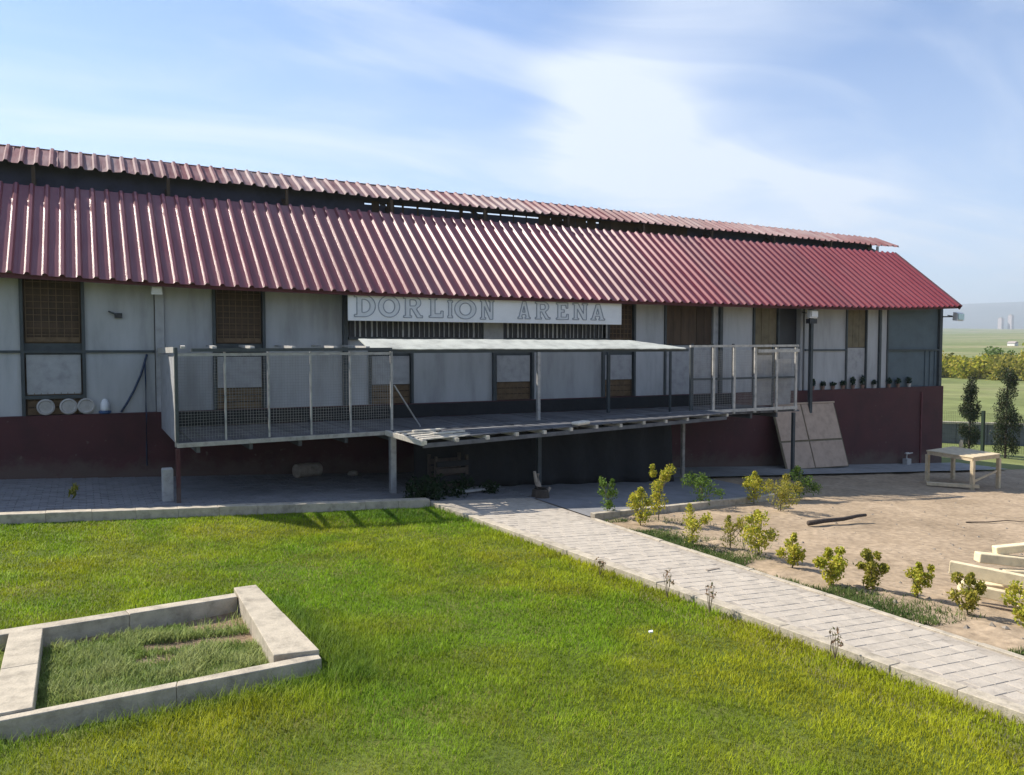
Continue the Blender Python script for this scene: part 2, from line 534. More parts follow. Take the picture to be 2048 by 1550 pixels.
# ------------------------------------------------------------------ ground, terrain, hills
def terrain_z(r):
    pts = [(0, -0.35), (60, -0.35), (110, 0.0), (160, 0.0), (260, 1.4), (400, 4.4), (700, 10), (1000, 17), (1500, 27), (2300, 50), (3200, 62), (4500, 70), (9000, 80)]
    for (a, za), (b, zb) in zip(pts, pts[1:]):
        if r <= b:
            return za + (zb - za) * (r - a) / (b - a)
    return pts[-1][1]


def axis_pts(lo, hi, step, far):
    a = [lo]
    while a[-1] < hi - 1e-6:
        a.append(a[-1] + step)
    g, s = [], step
    x = hi
    while x < far:
        s *= 1.28
        x += s
        g.append(x)
    l, s, x = [], step, lo
    while x > -far:
        s *= 1.28
        x -= s
        l.append(x)
    return l[::-1] + a + g


xs, ys = axis_pts(-15, 39, 3, 5900), axis_pts(-24, 12, 3, 5900)
vs = []
for y in ys:
    for x in xs:
        r = math.hypot(x - CAM.x, y - CAM.y)
        z = gz(x) - 0.14
        if r > 42:
            t = min(1, (r - 42) / 30)
            z = z * (1 - t) + (-2.2) * t
            z += (terrain_z(r) + 0.35) * t
            z += noise.noise((x * 0.0016, y * 0.0016, 3.1)) * min(18, max(0, (r - 250) * 0.008))
        vs.append((x, y, z))
nx = len(xs)
b = MB()
b.add(vs, [(j * nx + i, j * nx + i + 1, (j + 1) * nx + i + 1, (j + 1) * nx + i) for j in range(len(ys) - 1) for i in range(nx - 1)])
struct(b.build('terrain', M['field'], smooth=True))

b = MB()
NA, rows = 220, [(0.0, 100), (0.35, 0), (0.7, 0), (1.0, 0), (1.5, 0)]
vs = []
for i in range(NA):
    a = 2 * math.pi * i / NA
    ca, sa = math.cos(a), math.sin(a)
    h = 262 + 50 * noise.noise((ca * 2.3, sa * 2.3, 0.4)) + 26 * noise.noise((ca * 9, sa * 9, 1.7)) + 9 * noise.noise((ca * 30, sa * 30, 2.0))
    for k, (r, z) in enumerate([(4300, 60), (5000, 0.45), (5700, 0.8), (6400, 1.0), (7400, 0.5)]):
        zz = z if k == 0 else h * z + (16 * noise.noise((ca * 40 + k, sa * 40, k)) if k in (1, 2) else 0)
        vs.append((CAM.x + ca * r, CAM.y + sa * r, zz))
fs = []
for i in range(NA):
    j = (i + 1) % NA
    for k in range(4):
        fs.append((i * 5 + k, i * 5 + k + 1, j * 5 + k + 1, j * 5 + k))
b.add(vs, fs)
struct(b.build('hills', M['hill'], smooth=True))

# haze: closed box, empty surface, even pale volume
b = MB(); b.box(-7900, 7900, -7900, 7900, -8, 360)
hz = struct(b.build('haze', M['white']), 'stuff')
hm = bpy.data.materials.new('haze_air'); hm.use_nodes = True
hm.node_tree.nodes.clear()
ho = hm.node_tree.nodes.new('ShaderNodeOutputMaterial')
hv = hm.node_tree.nodes.new('ShaderNodeVolumePrincipled')
hv.inputs['Color'].default_value = (0.82, 0.92, 1.0, 1)
hv.inputs['Density'].default_value = 0.00030
hv.inputs['Anisotropy'].default_value = 0.2
hm.node_tree.links.new(hv.outputs[0], ho.inputs['Volume'])
hz.data.materials.clear(); hz.data.materials.append(hm)

# lawn base, soil yard, paved strip, apron
struct(sheet('lawn', -12, 7.25, -24, -4.28, -0.085, M['lawnsoil'], 0.15, lambda x, y: 0.015 * noise.noise((x * 0.7, y * 0.7, 0)) - (0.25 if 0.94 < x < 3.0 and -12.05 < y < -9.4 and (y > -12.05 + (x - .9) * .2) and (y < -10.05 + (x - .8) * .27) else 0)))


def soil_fn(x, y):
    z = 0.022 * noise.noise((x * 1.3, y * 1.3, 2)) + 0.012 * noise.noise((x * 5, y * 5, 7))
    bed = math.exp(-((x - 10.25) / 0.45) ** 2) * (1 if y < -6 else 0)
    return z + bed * (0.03 + 0.06 * abs(noise.noise((x * 3, y * 2.2, 4))))


struct(sheet('soil_yard', 9.3, 34, -24, -1.6, -0.075, M['soil'], 0.13, soil_fn))
strip = struct(sheet('paved_yard', -14, 9.4, -4.1, -0.1, -0.022, M['joint'], 2.0))
apron = struct(sheet('concrete_apron', 9.6, 28.6, -1.9, -0.1, -0.01, M['apron'], 1.0, lambda x, y: 0.008 * noise.noise((x, y, 0))))
b = MB()
kl = lambda x: -6.09 + .2087 * (x - 9.45)
vs = []
for i in range(13):
    x = 9.42 + (15.6 - 9.42) * i / 12
    for y in (kl(x), -1.95):
        vs.append((x, y, gz(x) - .012))
b.add(vs, [(2 * i, 2 * i + 2, 2 * i + 3, 2 * i + 1) for i in range(12)])
struct(b.build('paved_apron', M['strip'], smooth=True))
b = MB()
for i, y0 in enumerate(np.arange(-4.08, -0.15, 0.125)):
    for x0 in np.arange(-9.0 + 0.11 * (i % 2), 9.3, 0.225):
        x1, y1 = x0 + 0.215, y0 + 0.116
        h = gz(x0) + rng.uniform(-0.004, 0.004)
        tx, ty = rng.uniform(-.003, .003), rng.uniform(-.003, .003)
        g = -0.053 * 0.215
        p = [(x0, y0, h - tx - ty), (x1, y0, h + g + tx - ty), (x1, y1, h + g + tx + ty), (x0, y1, h - tx + ty)]
        q = [(a, c, z - 0.03) for a, c, z in p]
        b.add(p + q, [(0, 1, 2, 3), (4, 5, 1, 0), (5, 6, 2, 1), (6, 7, 3, 2), (7, 4, 0, 3)])
struct(b.build('paver', M['strip'], strip), 'stuff')

# ------------------------------------------------------------------ path with pavers and kerbs
PL = lambda y: 7.30 + (-4.2 - y) * 0.088      # inner side of the left kerb
PR = lambda y: 9.33 + (0.02 * max(0, -9 - y))  # right border
pb = MB()
vs = []
for y in (-4.1, -8, -12, -16, -20):
    for x in (PL(y), PR(y)):
        vs.append((x, y, gz(x)))
pb.add(vs, [(2 * i, 2 * i + 1, 2 * i + 3, 2 * i + 2) for i in range(4)])
path = struct(pb.build('path', M['joint']))
pav = MB(); pav.box(-0.1012, 0.1012, -0.0812, 0.0812, -0.035, 0.0)
pav_me = None
spots = []
r_ = 0
y = -4.2
while y > -19.5:
    x = PL(y) + 0.11 + 0.1 * (r_ % 2)
    while x < PR(y) - 0.20:
        spots.append((x, y))
        x += 0.207
    y -= 0.166
    r_ += 1
fw2 = Vector((math.cos(YAW), math.sin(YAW)))
rt2 = Vector((math.sin(YAW), -math.cos(YAW)))


def seen(x, y):
    d = Vector((x - CAM.x, y - CAM.y))
    F, R = d.dot(fw2), d.dot(rt2)
    return F > 3 and abs(R / F) < 0.63


vis = sorted([s for s in spots if seen(*s)], key=lambda s: (s[0] - CAM.x) ** 2 + (s[1] - CAM.y) ** 2)
near = set(vis[:296])
rest = MB()
first = None
tilt = math.atan(0.053)
for (x, y) in spots:
    z = gz(x) + 0.0035 + rng.uniform(-0.0015, 0.003)
    if (x, y) in near:
        if first is None:
            first = pav.build('paver', M['paver'], path, bevel=0.0, loc=(0, 0, 0))
            bm = bmesh.new(); bm.from_mesh(first.data)
            bmesh.ops.bevel(bm, geom=[e for e in bm.edges if all(v.co.z > -0.01 for v in e.verts)], offset=0.005, segments=1, affect='EDGES')
            bm.to_mesh(first.data); bm.free()
            o = first
            o.location = (x, y, z)
        else:
            o = inst(first, 'paver', path, (x, y, z))
        o.rotation_euler = (rng.uniform(-.012, .012), tilt + rng.uniform(-.008, .008), rng.uniform(-.02, .02))
    else:
        t = rng.uniform(-.004, .004)
        rest.add([(x - .101, y - .081, z + .0052 + t), (x + .101, y - .081, z - .0052 + t), (x + .101, y + .081, z - .0052 - t), (x - .101, y + .081, z + .0052 - t),
                  (x - .101, y - .081, z - .03), (x + .101, y - .081, z - .04), (x + .101, y + .081, z - .04), (x - .101, y + .081, z - .03)],
                 [(0, 1, 2, 3), (4, 5, 1, 0), (5, 6, 2, 1), (6, 7, 3, 2), (7, 4, 0, 3)])
struct(rest.build('paver', M['paver'], path), 'stuff')

kerb = struct(thing('kerb', 'x', 'y'))
del kerb['label'], kerb['category']


def kerb_run(p, q, w, z_up, z_dn, n_len, parent, name='kerb_stone', m='kerb', jit=0.006, fixed_z=None):
    """a row of kerb stones from p to q (centre line, xy)"""
    p, q = Vector(p), Vector(q)
    L = (q - p).length
    n = max(1, round(L / n_len))
    d = (q - p) / n
    ang = math.atan2(d.y, d.x)
    for i in range(n):
        c0, c1 = p + d * i, p + d * (i + 1)
        g = 0.001
        e = d.normalized() * g
        side = Vector((-d.y, d.x)).normalized() * w / 2
        off = side.normalized() * rng.uniform(-jit, jit)
        dz = rng.uniform(-jit, jit)
        bb = MB()
        vv = []
        for (c, s) in ((c0 + e, -1), (c1 - e, -1), (c1 - e, 1), (c0 + e, 1)):
            P = c + side * s + off
            vv.append((P.x, P.y))
        base = (lambda x: gz(x)) if fixed_z is None else (lambda x: fixed_z)
        bb.add([(x, y, base(x) + z_dn) for x, y in vv] + [(x, y, base(x) + z_up + dz) for x, y in vv],
               [(0, 3, 2, 1), (4, 5, 6, 7), (0, 1, 5, 4), (1, 2, 6, 5), (2, 3, 7, 6), (3, 0, 4, 7)])
        c = (c0 + c1) / 2
        bb.build(name, M[m], parent, bevel=0.006, loc=(c.x, c.y, base(c.x)))


kerb_run((-9, -4.17), (7.1, -4.17), 0.22, 0.065, -0.25, 0.62, kerb)
kerb_run((PL(-4.15) - 0.10, -4.15), (PL(-19) - 0.10, -19), 0.17, 0.020, -0.28, 0.62, kerb)
kerb_run((PR(-6.4) - 0.03, -6.4), (PR(-19) - 0.03, -19), 0.09, 0.018, -0.2, 0.62, kerb)
kerb_run((9.45, -6.15), (15.2, -4.95), 0.13, 0.05, -0.2, 0.62, kerb)

# ------------------------------------------------------------------ the long barn
X0, X1 = -8.0, 27.7
barn = thing('barn', 'long white barn with red base wall and corrugated red metal roof', 'barn', (X0, 0, 0))
b = MB()
b.prism([(X0, -0.12, gz(X0) - 0.3), (X1, -0.12, gz(X1) - 0.4), (X1, -0.12, 1.18), (X0, -0.12, 1.18)], (0, 0.3, 0))
b.build('base_wall', M['red'], barn)
for X in (26.55,):   # narrow dark red upright on the base
    b = MB(); b.box(X - .03, X + .03, -0.16, -0.115, gz(X), 1.0); b.build('base_upright', M['fascia'], barn)
b = MB()
RIDGE_Y = 3.3
b.prism([(X1, 0.18, 1.18), (X1, 6.6, 1.18), (X1, 6.6, 4.1), (X1, 4.3, 5.95), (X1, 2.3, 5.95), (X1, 2.0, 5.85), (X1, 0.18, 4.2)], (-0.1, 0, 0))
b.build('gable_wall', M['white'], barn)
b = MB()
b.prism([(X1, 0.18, gz(X1) - .4), (X1, 6.6, gz(X1) - .4), (X1, 6.6, 1.18), (X1, 0.18, 1.18)], (-0.12, 0, 0))
b.prism([(X0, -0.1, gz(X0) - .4), (X0, 6.6, gz(X0) - .4), (X0, 6.6, 4.1), (X0, 4.3, 5.95), (X0, 2.3, 5.95), (X0, 0, 4.2)], (0.12, 0, 0))
b.box(X0, X1, 6.48, 6.6, -2, 4.1)
b.build('rear_wall', M['red'], barn)
b = MB(); b.box(X0 + .1, X1 - .1, 0.16, 0.20, 1.1, 4.25); b.build('inner_lining', M['dark'], barn)

whites = [(-3.6, 0.41), (1.51, 2.77), (2.97, 3.92), (4.97, 6.69), (6.80, 7.31), (8.38, 10.48), (11.65, 13.72), (14.80, 15.79), (17.87, 19.06), (21.20, 23.0), (23.97, 24.50), (24.62, 24.93), (-7.9, -4.7)]
for a, c in whites:
    bb = MB(); bb.box(a, c, 0.0, 0.15, 1.18, 4.24)
    bb.build('wall_panel', M['white'], barn)
# posts between the bays
for X, w, y0 in [(2.87, 0.17, -0.10), (6.745, 0.10, -0.10), (0.43, .06, -.05), (1.48, .06, -.05), (3.93, .06, -.05), (4.96, .06, -.05), (7.33, .06, -.05), (8.36, .06, -.05),
                 (10.52, .09, -.08), (11.62, .06, -.05), (13.76, .08, -.06), (14.78, .06, -.05), (15.82, .06, -.05), (17.56, .06, -.04), (17.82, .10, -.06), (19.09, .07, -.05),
                 (20.08, .06, -.04), (21.0, .10, -.06), (23.02, .06, -.04), (23.95, .05, -.03), (24.56, .09, -.06), (24.95, .06, -.04), (27.62, .14, -.05)]:
    bb = MB(); bb.box(X - w / 2, X + w / 2, y0, 0.155, 1.182, 4.2)
    bb.build('post', M['white'] if abs(X - 21.0) < .01 else (M['panel'] if abs(X - 2.87) < .01 or abs(X - 17.56) < .01 else M['post']), barn)
# middle rails
for a, c in [(-3.6, .40), (.46, 1.45), (1.51, 2.77), (3.96, 4.93), (21.2, 23.0), (24.98, 27.55)]:
    bb = MB(); bb.box(a, c, -0.045, -0.001, 2.395, 2.445)
    bb.build('rail', M['post'], barn)


def grid(a, c, z0, z1, y, s, t, parent, m):
    bb = MB()
    n = max(1, round((c - a) / s))
    for i in range(n + 1):
        X = a + (c - a) * i / n
        bb.box(X - t / 2, X + t / 2, y - t / 2, y + t / 2, z0, z1)
    k = max(1, round((z1 - z0) / s))
    for j in range(k + 1):
        Z = z0 + (z1 - z0) * j / k
        bb.box(a, c, y + t / 2 + .001, y + 1.5 * t + .001, Z - t / 2, Z + t / 2)
    bb.build('lattice', M[m], parent)


def column(a, c, upper='lattice', lower='lattice', zp=(1.64, 2.30)):
    """a stall bay: lattice window above, pale board, lattice again at the foot"""
    bb = MB(); bb.box(a, c, 0.10, 0.155, 2.58, 4.2)
    w = bb.build('window', M['brown'], barn)
    if upper == 'lattice':
        bb = MB(); bb.box(a + .04, c - .04, 0.055, 0.095, 2.60, 2.70); bb.build('sill', M['lattice'], w)
        for i in range(5):
            z = 2.80 + i * 0.22
            bb = MB(); bb.box(a + .05, c - .05, 0.075, 0.099, z, z + .16 + rng.uniform(0, .03)); bb.build('slat', M['brown'], w)
        grid(a + .05, c - .05, 2.62, 3.9, 0.03, 0.13, 0.012, w, 'lattice')
    bb = MB(); bb.box(a + .04, c - .04, 0.02, 0.06, zp[0], zp[1])
    bb.build('board_panel', M['panel'], barn)
    bb = MB(); bb.box(a, c, 0.06, 0.15, 2.30, 2.58); bb.build('lintel', M['post'], barn)
    if lower == 'lattice':
        bb = MB(); bb.box(a, c, 0.09, 0.155, 1.18, 2.3)
        w2 = bb.build('hatch', M['brown'], barn)
        for i in range(3):
            bb = MB(); bb.box(a + .05, c - .05, 0.062, 0.089, 1.20 + i * .145, 1.20 + i * .145 + .12); bb.build('slat', M['lattice'], w2)
        grid(a + .05, c - .05, 1.2, 1.62, 0.02, 0.12, 0.01, w2, 'lattice')


column(0.45, 1.46, zp=(1.59, 2.36))
column(3.95, 4.94)
column(7.35, 8.35)
column(10.58, 11.6)
column(13.8, 14.76)
# boarded doors further right
def board_bay(a, c, m, z0, z1, n, name='boarded_door', y=0.03, zlo=1.18):
    bb = MB(); bb.box(a, c, y + .03, 0.155, z0, z1)
    d = bb.build(name, M[m], barn)
    w = (c - a) / n
    for i in range(n):
        bb = MB(); bb.box(a + w * i + .006, a + w * (i + 1) - .006, y + rng.uniform(0, .008), y + .0285, z0 + .01, z1 - .01)
        bb.build('plank', M[m], d)


board_bay(15.86, 17.52, 'brown', 2.58, 4.2, 6)
bb = MB(); bb.box(15.86, 17.52, 0.03, 0.155, 1.18, 2.56); bb.build('board_panel', M['panel'], barn)
bb = MB(); bb.box(17.6, 17.76, 0.02, 0.155, 1.18, 4.2); bb.build('wall_panel', M['panel'], barn)
board_bay(19.13, 20.05, 'olive', 1.18, 4.2, 3)
bb = MB(); bb.box(20.12, 20.94, 0.1, 0.155, 2.5, 4.2); bb.build('dark_opening', M['black'], barn)
bb = MB(); bb.box(20.12, 20.94, 0.03, 0.155, 1.18, 2.49); bb.build('board_panel', M['panel'], barn)
board_bay(23.06, 23.92, 'olive', 2.5, 4.2, 3)
bb = MB(); bb.box(23.06, 23.92, 0.03, 0.155, 1.18, 2.49); bb.build('board_panel', M['panel'], barn)
bb = MB(); bb.box(24.98, 27.54, 0.03, 0.155, 1.18, 4.2); bb.build('blue_panel', M['blue'], barn)
for X in (26.9, 27.15, 27.4):
    bb = MB(); bb.box(X - .02, X + .02, 0.0, 0.029, 1.2, 2.39); bb.build('batten', M['blue'], barn)
# strip windows with bars under the sign
for a, c in [(6.84, 10.18), (10.76, 13.95)]:
    bb = MB(); bb.box(a, c, -0.06, -0.002, 2.74, 3.14); w = bb.build('vent_window', M['black'], barn)
    n = int((c - a) / 0.125)
    for i in range(1, n):
        X = a + (c - a) * i / n + rng.uniform(-.015, .015)
        t = rng.choice((.008, .012, .012, .022))
        bb = MB(); bb.box(X - t, X + t, -0.09, -0.061, 2.745, 3.12)
        bb.build('bar', M['steel'], w)
    bb = MB(); bb.box(a - .02, c + .02, -0.10, -0.003, 2.68, 2.735); bb.build('sill', M['post'], w)
bb = MB(); bb.box(10.20, 10.74, -0.10, -0.002, 2.62, 3.14); bb.build('wall_panel', M['panel'], barn)

# roof: sheets of trapezoid-ribbed metal
RP, RZ0, RY0, RS = 0.285, 3.9, -0.6, 0.78


def eave_y(x):
    return -0.6 - 0.27 * max(0, 1 - ((x - 13.8) / 14.3) ** 4)


def roof_z(y):
    return RZ0 + RS * (y - RY0)


PROF = [(0.0, 0), (0.125, 0), (0.158, 0.055), (0.205, 0.055), (0.238, 0), (0.285, 0)]


def ribbed_sheet(x0, nrib, lo, hi, name, m, seg=5, sag=0.0, jig=0.0):
    """lo(x), hi(x) -> (y,z) lower and upper edge; ribs stand normal to the slope"""
    bb = MB()
    px = []
    for r in range(nrib):
        for i, (u, h) in enumerate(PROF[:-1]):
            px.append((x0 + r * RP + u, h))
    px.append((x0 + nrib * RP + 0.012, 0.004))
    n = len(px)
    ph = rng.uniform(0, 6)
    for (x, h) in px:
        (ya, za), (yb, zb) = lo(x), hi(x)
        nv = Vector((0, -(zb - za), yb - ya)).normalized()
        for k in range(seg + 1):
            t = k / seg
            w = sag * math.sin(t * math.pi) + jig * noise.noise((x * 1.3, t * 4, ph))
            if k == 0:
                w += jig * 0.8 * noise.noise((x * 6, 1, ph))
            bb.v.append((x, ya + (yb - ya) * t + nv.y * (h + w), za + (zb - za) * t + nv.z * (h + w)))
    s1 = seg + 1
    for i in range(n - 1):
        for k in range(seg):
            bb.f.append((i * s1 + k, (i + 1) * s1 + k, (i + 1) * s1 + k + 1, i * s1 + k + 1))
    o = bb.build(name, m, barn, loc=(x0, lo(x0)[0], lo(x0)[1]))
    so_ = o.modifiers.new('thickness', 'SOLIDIFY'); so_.thickness = 0.004; so_.offset = -1
    return o


nsheet = 42
for i in range(nsheet):
    x0 = -8.15 + i * 3 * RP
    if x0 + 3 * RP > 27.95:
        break
    dzs = 0.003 * (i % 2)
    ribbed_sheet(x0, 3, lambda x: (eave_y(x), roof_z(eave_y(x)) + dzs), lambda x: (2.0, roof_z(2.0) + dzs), 'roof_sheet', M['roof'], 6, -0.006, 0.008)
capz = lambda x: 6.44 - 0.0085 * x
capr = lambda x: 6.98 - 0.0125 * x
i = 0
while True:
    x0 = -8.35 + i * 3 * RP
    if x0 + 3 * RP > 28.5:
        break
    dy = rng.uniform(-0.03, 0.03)
    ribbed_sheet(x0, 3, lambda x: (2.3 + dy, capz(x) + rng.uniform(-.006, .006)), lambda x: (3.3, capr(x)), 'ridge_sheet', M['cap'], 3, 0, 0.02)
    i += 1
bb = MB()
for (xa, xb) in ((-8.3, 28.2),):
    bb.add([(xa, 3.3, capr(xa) + .01), (xb, 3.3, capr(xb) + .01), (xb, 4.3, capr(xb) - .10), (xa, 4.3, capr(xa) - .10)], [(0, 1, 2, 3)])
    bb.add([(xa, 4.3, 5.95), (xb - .5, 4.3, 5.95), (xb - .5, 7.2, 3.75), (xa, 7.2, 3.75)], [(0, 1, 2, 3)])
rr = bb.build('rear_roof', M['roof'], barn)
so_ = rr.modifiers.new('thickness', 'SOLIDIFY'); so_.thickness = 0.02
# clerestory boards behind the gap; open slit in the middle stretch
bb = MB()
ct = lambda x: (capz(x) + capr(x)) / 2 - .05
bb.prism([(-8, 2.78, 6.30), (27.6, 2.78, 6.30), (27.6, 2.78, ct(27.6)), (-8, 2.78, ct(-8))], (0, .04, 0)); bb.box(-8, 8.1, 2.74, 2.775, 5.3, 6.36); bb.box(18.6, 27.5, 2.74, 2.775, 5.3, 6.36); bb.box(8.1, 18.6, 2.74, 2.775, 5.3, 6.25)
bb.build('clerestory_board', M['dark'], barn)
for i, X in enumerate(np.arange(8.3, 18.6, 0.42)):
    w = rng.choice((0.05, 0.08, 0.05, 0.2))
    if 9.8 < X < 13.0:
        w *= 0.5
    if X > 13.0:
        w = rng.uniform(.3, .42)
    if X > 15.2:
        w = .43
    bb = MB(); bb.box(X, X + w, 2.735, 2.775, 5.9, 6.35); bb.build('clerestory_post', M['brown'], barn)
for X in list(np.arange(-7.5, 27.4, 2.7)) + [27.3]:
    bb = MB(); bb.beam((X, 1.98, roof_z(1.98) - .12), (X, 3.3, 6.45), .08, .08); bb.beam((X, 2.34, 5.9), (X, 2.34, capz(X) - .02), .07, .07)
    bb.build('ridge_strut', M['pale'] if X > 26 else M['brown'], barn)
# fascia under the eave and gable trim
bb = MB()
segs = 12
for i in range(segs):
    a, c = X0 + (X1 - X0) * i / segs, X0 + (X1 - X0) * (i + 1) / segs
    ya, yc = max(eave_y(max(a, -.4)), -.9) + .10, eave_y(c) + .10
    bb.beam((a, ya, roof_z(ya) - .09), (c, yc, roof_z(yc) - .09), .05, .10)
bb.build('fascia', M['fascia'], barn)
for X in np.arange(-7.6, 27.7, 1.1):
    bb = MB()
    bb.beam((X, eave_y(max(X, -.4)) + .14, roof_z(eave_y(max(X, -.4)) + .14) - .08), (X, 0.0, roof_z(0) - .08), .06, .08)
    bb.build('rafter', M['brown'], barn)
bb = MB(); bb.beam((27.78, eave_y(27.7), roof_z(eave_y(27.7)) - .03), (27.78, 2.0, roof_z(2.0) - .03), .04, .16); bb.build('verge_trim', M['fascia'], barn)

# ------------------------------------------------------------------ sign with outlined letters
sign = thing('signboard', 'long white signboard with outlined letters hung under the red eave', 'sign', (10.25, -0.62, 3.43))
bb = MB(); bb.box(6.64, 13.90, -0.66, -0.62, 3.09, 3.76)
board = bb.build('board', M['sign'], sign, bevel=0.006)
for X in (7.4, 10.3, 13.2):
    bb = MB(); bb.box(X - .02, X + .02, -0.618, -0.57, 3.2, 3.85); bb.build('hanger', M['post'], sign)


def ell(cx, cy, rx, ry, n=18, a0=0, a1=360):
    return [(cx + rx * math.cos(math.radians(a0 + (a1 - a0) * i / n)), cy + ry * math.sin(math.radians(a0 + (a1 - a0) * i / n))) for i in range(n if abs(a1 - a0) == 360 else n + 1)]


GL = {
    'D': [[(0, 0), (0, .1), (.12, .1), (.12, .9), (0, .9), (0, 1), (.45, 1)] + ell(.45, .5, .55, .5, 12, 80, -80) + [(.45, 0)],
          [(.36, .2), (.36, .8)] + ell(.45, .5, .30, .30, 10, 85, -85)],
    'O': [ell(.5, .5, .5, .5, 22), ell(.5, .5, .27, .31, 18)],
    'R': [[(0, 0), (0, .09), (.1, .09), (.1, .91), (0, .91), (0, 1), (.55, 1)] + ell(.55, .72, .36, .28, 10, 85, -60) + [(.68, .40), (.90, .1), (1, .1), (1, 0), (.72, 0), (.44, .42), (.34, .42), (.34, .09), (.42, .09), (.42, 0)],
          [(.34, .56), (.34, .86), (.5, .86)] + ell(.54, .71, .14, .15, 8, 80, -80) + [(.5, .56)]],
    'L': [[(0, 0), (0, .09), (.12, .09), (.12, .91), (0, .91), (0, 1), (.55, 1), (.55, .91), (.42, .91), (.42, .2), (.82, .2), (.84, .34), (1, .34), (1, 0)]],
    'I': [[(.02, 0), (.02, .09), (.2, .09), (.2, .70), (.02, .70), (.02, .78), (.98, .78), (.98, .70), (.8, .70), (.8, .09), (.98, .09), (.98, 0)], ell(.5, .93, .42, .09, 10)],
    'N': [[(0, 0), (0, .09), (.1, .09), (.1, .91), (0, .91), (0, 1), (.34, 1), (.72, .38), (.72, .91), (.62, .91), (.62, 1), (1, 1), (1, .91), (.92, .91), (.92, 0), (.70, 0), (.30, .66), (.30, .09), (.4, .09), (.4, 0)]],
    'A': [[(0, 0), (0, .09), (.08, .09), (.38, 1), (.64, 1), (.92, .09), (1, .09), (1, 0), (.58, 0), (.58, .09), (.66, .09), (.62, .24), (.34, .24), (.30, .09), (.38, .09), (.38, 0)],
          [(.38, .38), (.58, .38), (.49, .72)]],
    'E': [[(0, 0), (0, .09), (.12, .09), (.12, .91), (0, .91), (0, 1), (.95, 1), (.95, .68), (.82, .68), (.78, .86), (.40, .86), (.40, .59), (.66, .59), (.66, .43), (.40, .43), (.40, .14), (.82, .14), (.86, .32), (1, .32), (1, 0)]],
}
for ch, xa, xb, za, zb in [('D', 6.78, 7.26, 3.18, 3.66), ('O', 7.33, 7.83, 3.18, 3.66), ('R', 7.92, 8.38, 3.18, 3.65), ('L', 8.54, 8.89, 3.19, 3.64), ('I', 9.0, 9.13, 3.19, 3.70), ('O', 9.18, 9.73, 3.17, 3.63), ('N', 9.84, 10.20, 3.17, 3.63),
                           ('A', 10.85, 11.19, 3.20, 3.62), ('R', 11.33, 11.75, 3.20, 3.62), ('E', 11.93, 12.28, 3.20, 3.61), ('N', 12.41, 12.85, 3.20, 3.61), ('A', 12.95, 13.37, 3.20, 3.60)]:
    bm = bmesh.new()
    loops = []
    for poly in GL[ch]:
        ring = [bm.verts.new((xa + (xb - xa) * u, -0.665, za + (zb - za) * v)) for u, v in poly]
        loops.append([v.co.copy() for v in ring])
        for i in range(len(ring)):
            bm.edges.new((ring[i], ring[(i + 1) % len(ring)]))
    bmesh.ops.triangle_fill(bm, use_beauty=True, use_dissolve=False, edges=bm.edges[:], normal=(0, -1, 0))
    off = WLOC[sign.name]
    bmesh.ops.translate(bm, verts=bm.verts, vec=-off)
    me = bpy.data.meshes.new('letter'); bm.to_mesh(me); bm.free()
    me.materials.append(M['letter'])
    lo_ = bpy.data.objects.new('letter', me); col.objects.link(lo_); lo_.parent = sign
    WLOC[lo_.name] = off
    sm = lo_.modifiers.new('thickness', 'SOLIDIFY'); sm.thickness = 0.008
    bb = MB()
    for lp in loops:
        for i in range(len(lp)):
            bb.beam(lp[i], lp[(i + 1) % len(lp)], 0.02, 0.022, up=(0, -1, 0))
    bb.build('outline', M['letedge'], lo_)

# ------------------------------------------------------------------ raised deck with wire railings, canopy and ledge
deck = thing('deck', 'raised fenced deck on posts along the barn front with pale canopy strip', 'deck', (10.5, -1.5, -0.5))
DZ = 0.85


def front_y(x):
    pts = [(2.85, -3.36), (6.8, -2.97), (14.6, -2.55), (18.25, -2.5)]
    for (a, ya), (c, yc) in zip(pts, pts[1:]):
        if x <= c:
            return ya + (yc - ya) * (x - a) / (c - a)
    return pts[-1][1]


x = 2.90
while x < 18.2:
    w = 0.235
    bb = MB(); fy = front_y(x + w / 2) + .03
    dz = rng.uniform(-.006, .006)
    bb.box(x, x + w - .014, fy + rng.uniform(-.01, .02), -0.125, DZ - .045 + dz, DZ + dz)
    bb.build('floor_plank', M['deckwood'], deck)
    x += w
for xx in np.arange(3.2, 18.2, 0.9):
    bb = MB()
    bb.beam((xx, front_y(xx) + .06, DZ - .115), (xx, -.125, DZ - .115), .06, .12)
    bb.build('joist', M['deckwood'], deck)
for a, c, mm in [(2.85, 6.8, 'edgewood'), (14.6, 18.25, 'pale')]:
    bb = MB(); bb.beam((a, front_y(a) - .01, DZ - .02 + (.08 if a > 10 else 0)), (c, front_y(c) - .01, DZ - .02 + (.08 if a > 10 else 0)), .05, .075)
    bb.build('edge_board', M[mm], deck)
bb = MB(); bb.beam((6.8, front_y(6.8) + .02, DZ - .05), (14.6, front_y(14.6) + .02, DZ - .05), .05, .12); bb.build('edge_board', M['deckwood'], deck)
bb = MB(); bb.box(2.98, 18.2, -.135, -.122, DZ + .008, 1.165); bb.build('dark_wall_strip', M['tarp'], deck)  # dark strip covers the base wall above the deck floor
# ground posts
for X, Y, w, m in [(2.86, -3.36, .07, 'red'), (6.83, -2.98, .12, 'steel'), (10.18, -2.9, .09, 'post'), (14.45, -2.5, .08, 'edgewood'), (18.2, -2.45, .08, 'post')]:
    bb = MB(); bb.box(X - w / 2, X + w / 2, Y - w / 2, Y + w / 2, gz(X) - .1, DZ - .075)
    bb.build('leg', M[m], deck, bevel=.006)


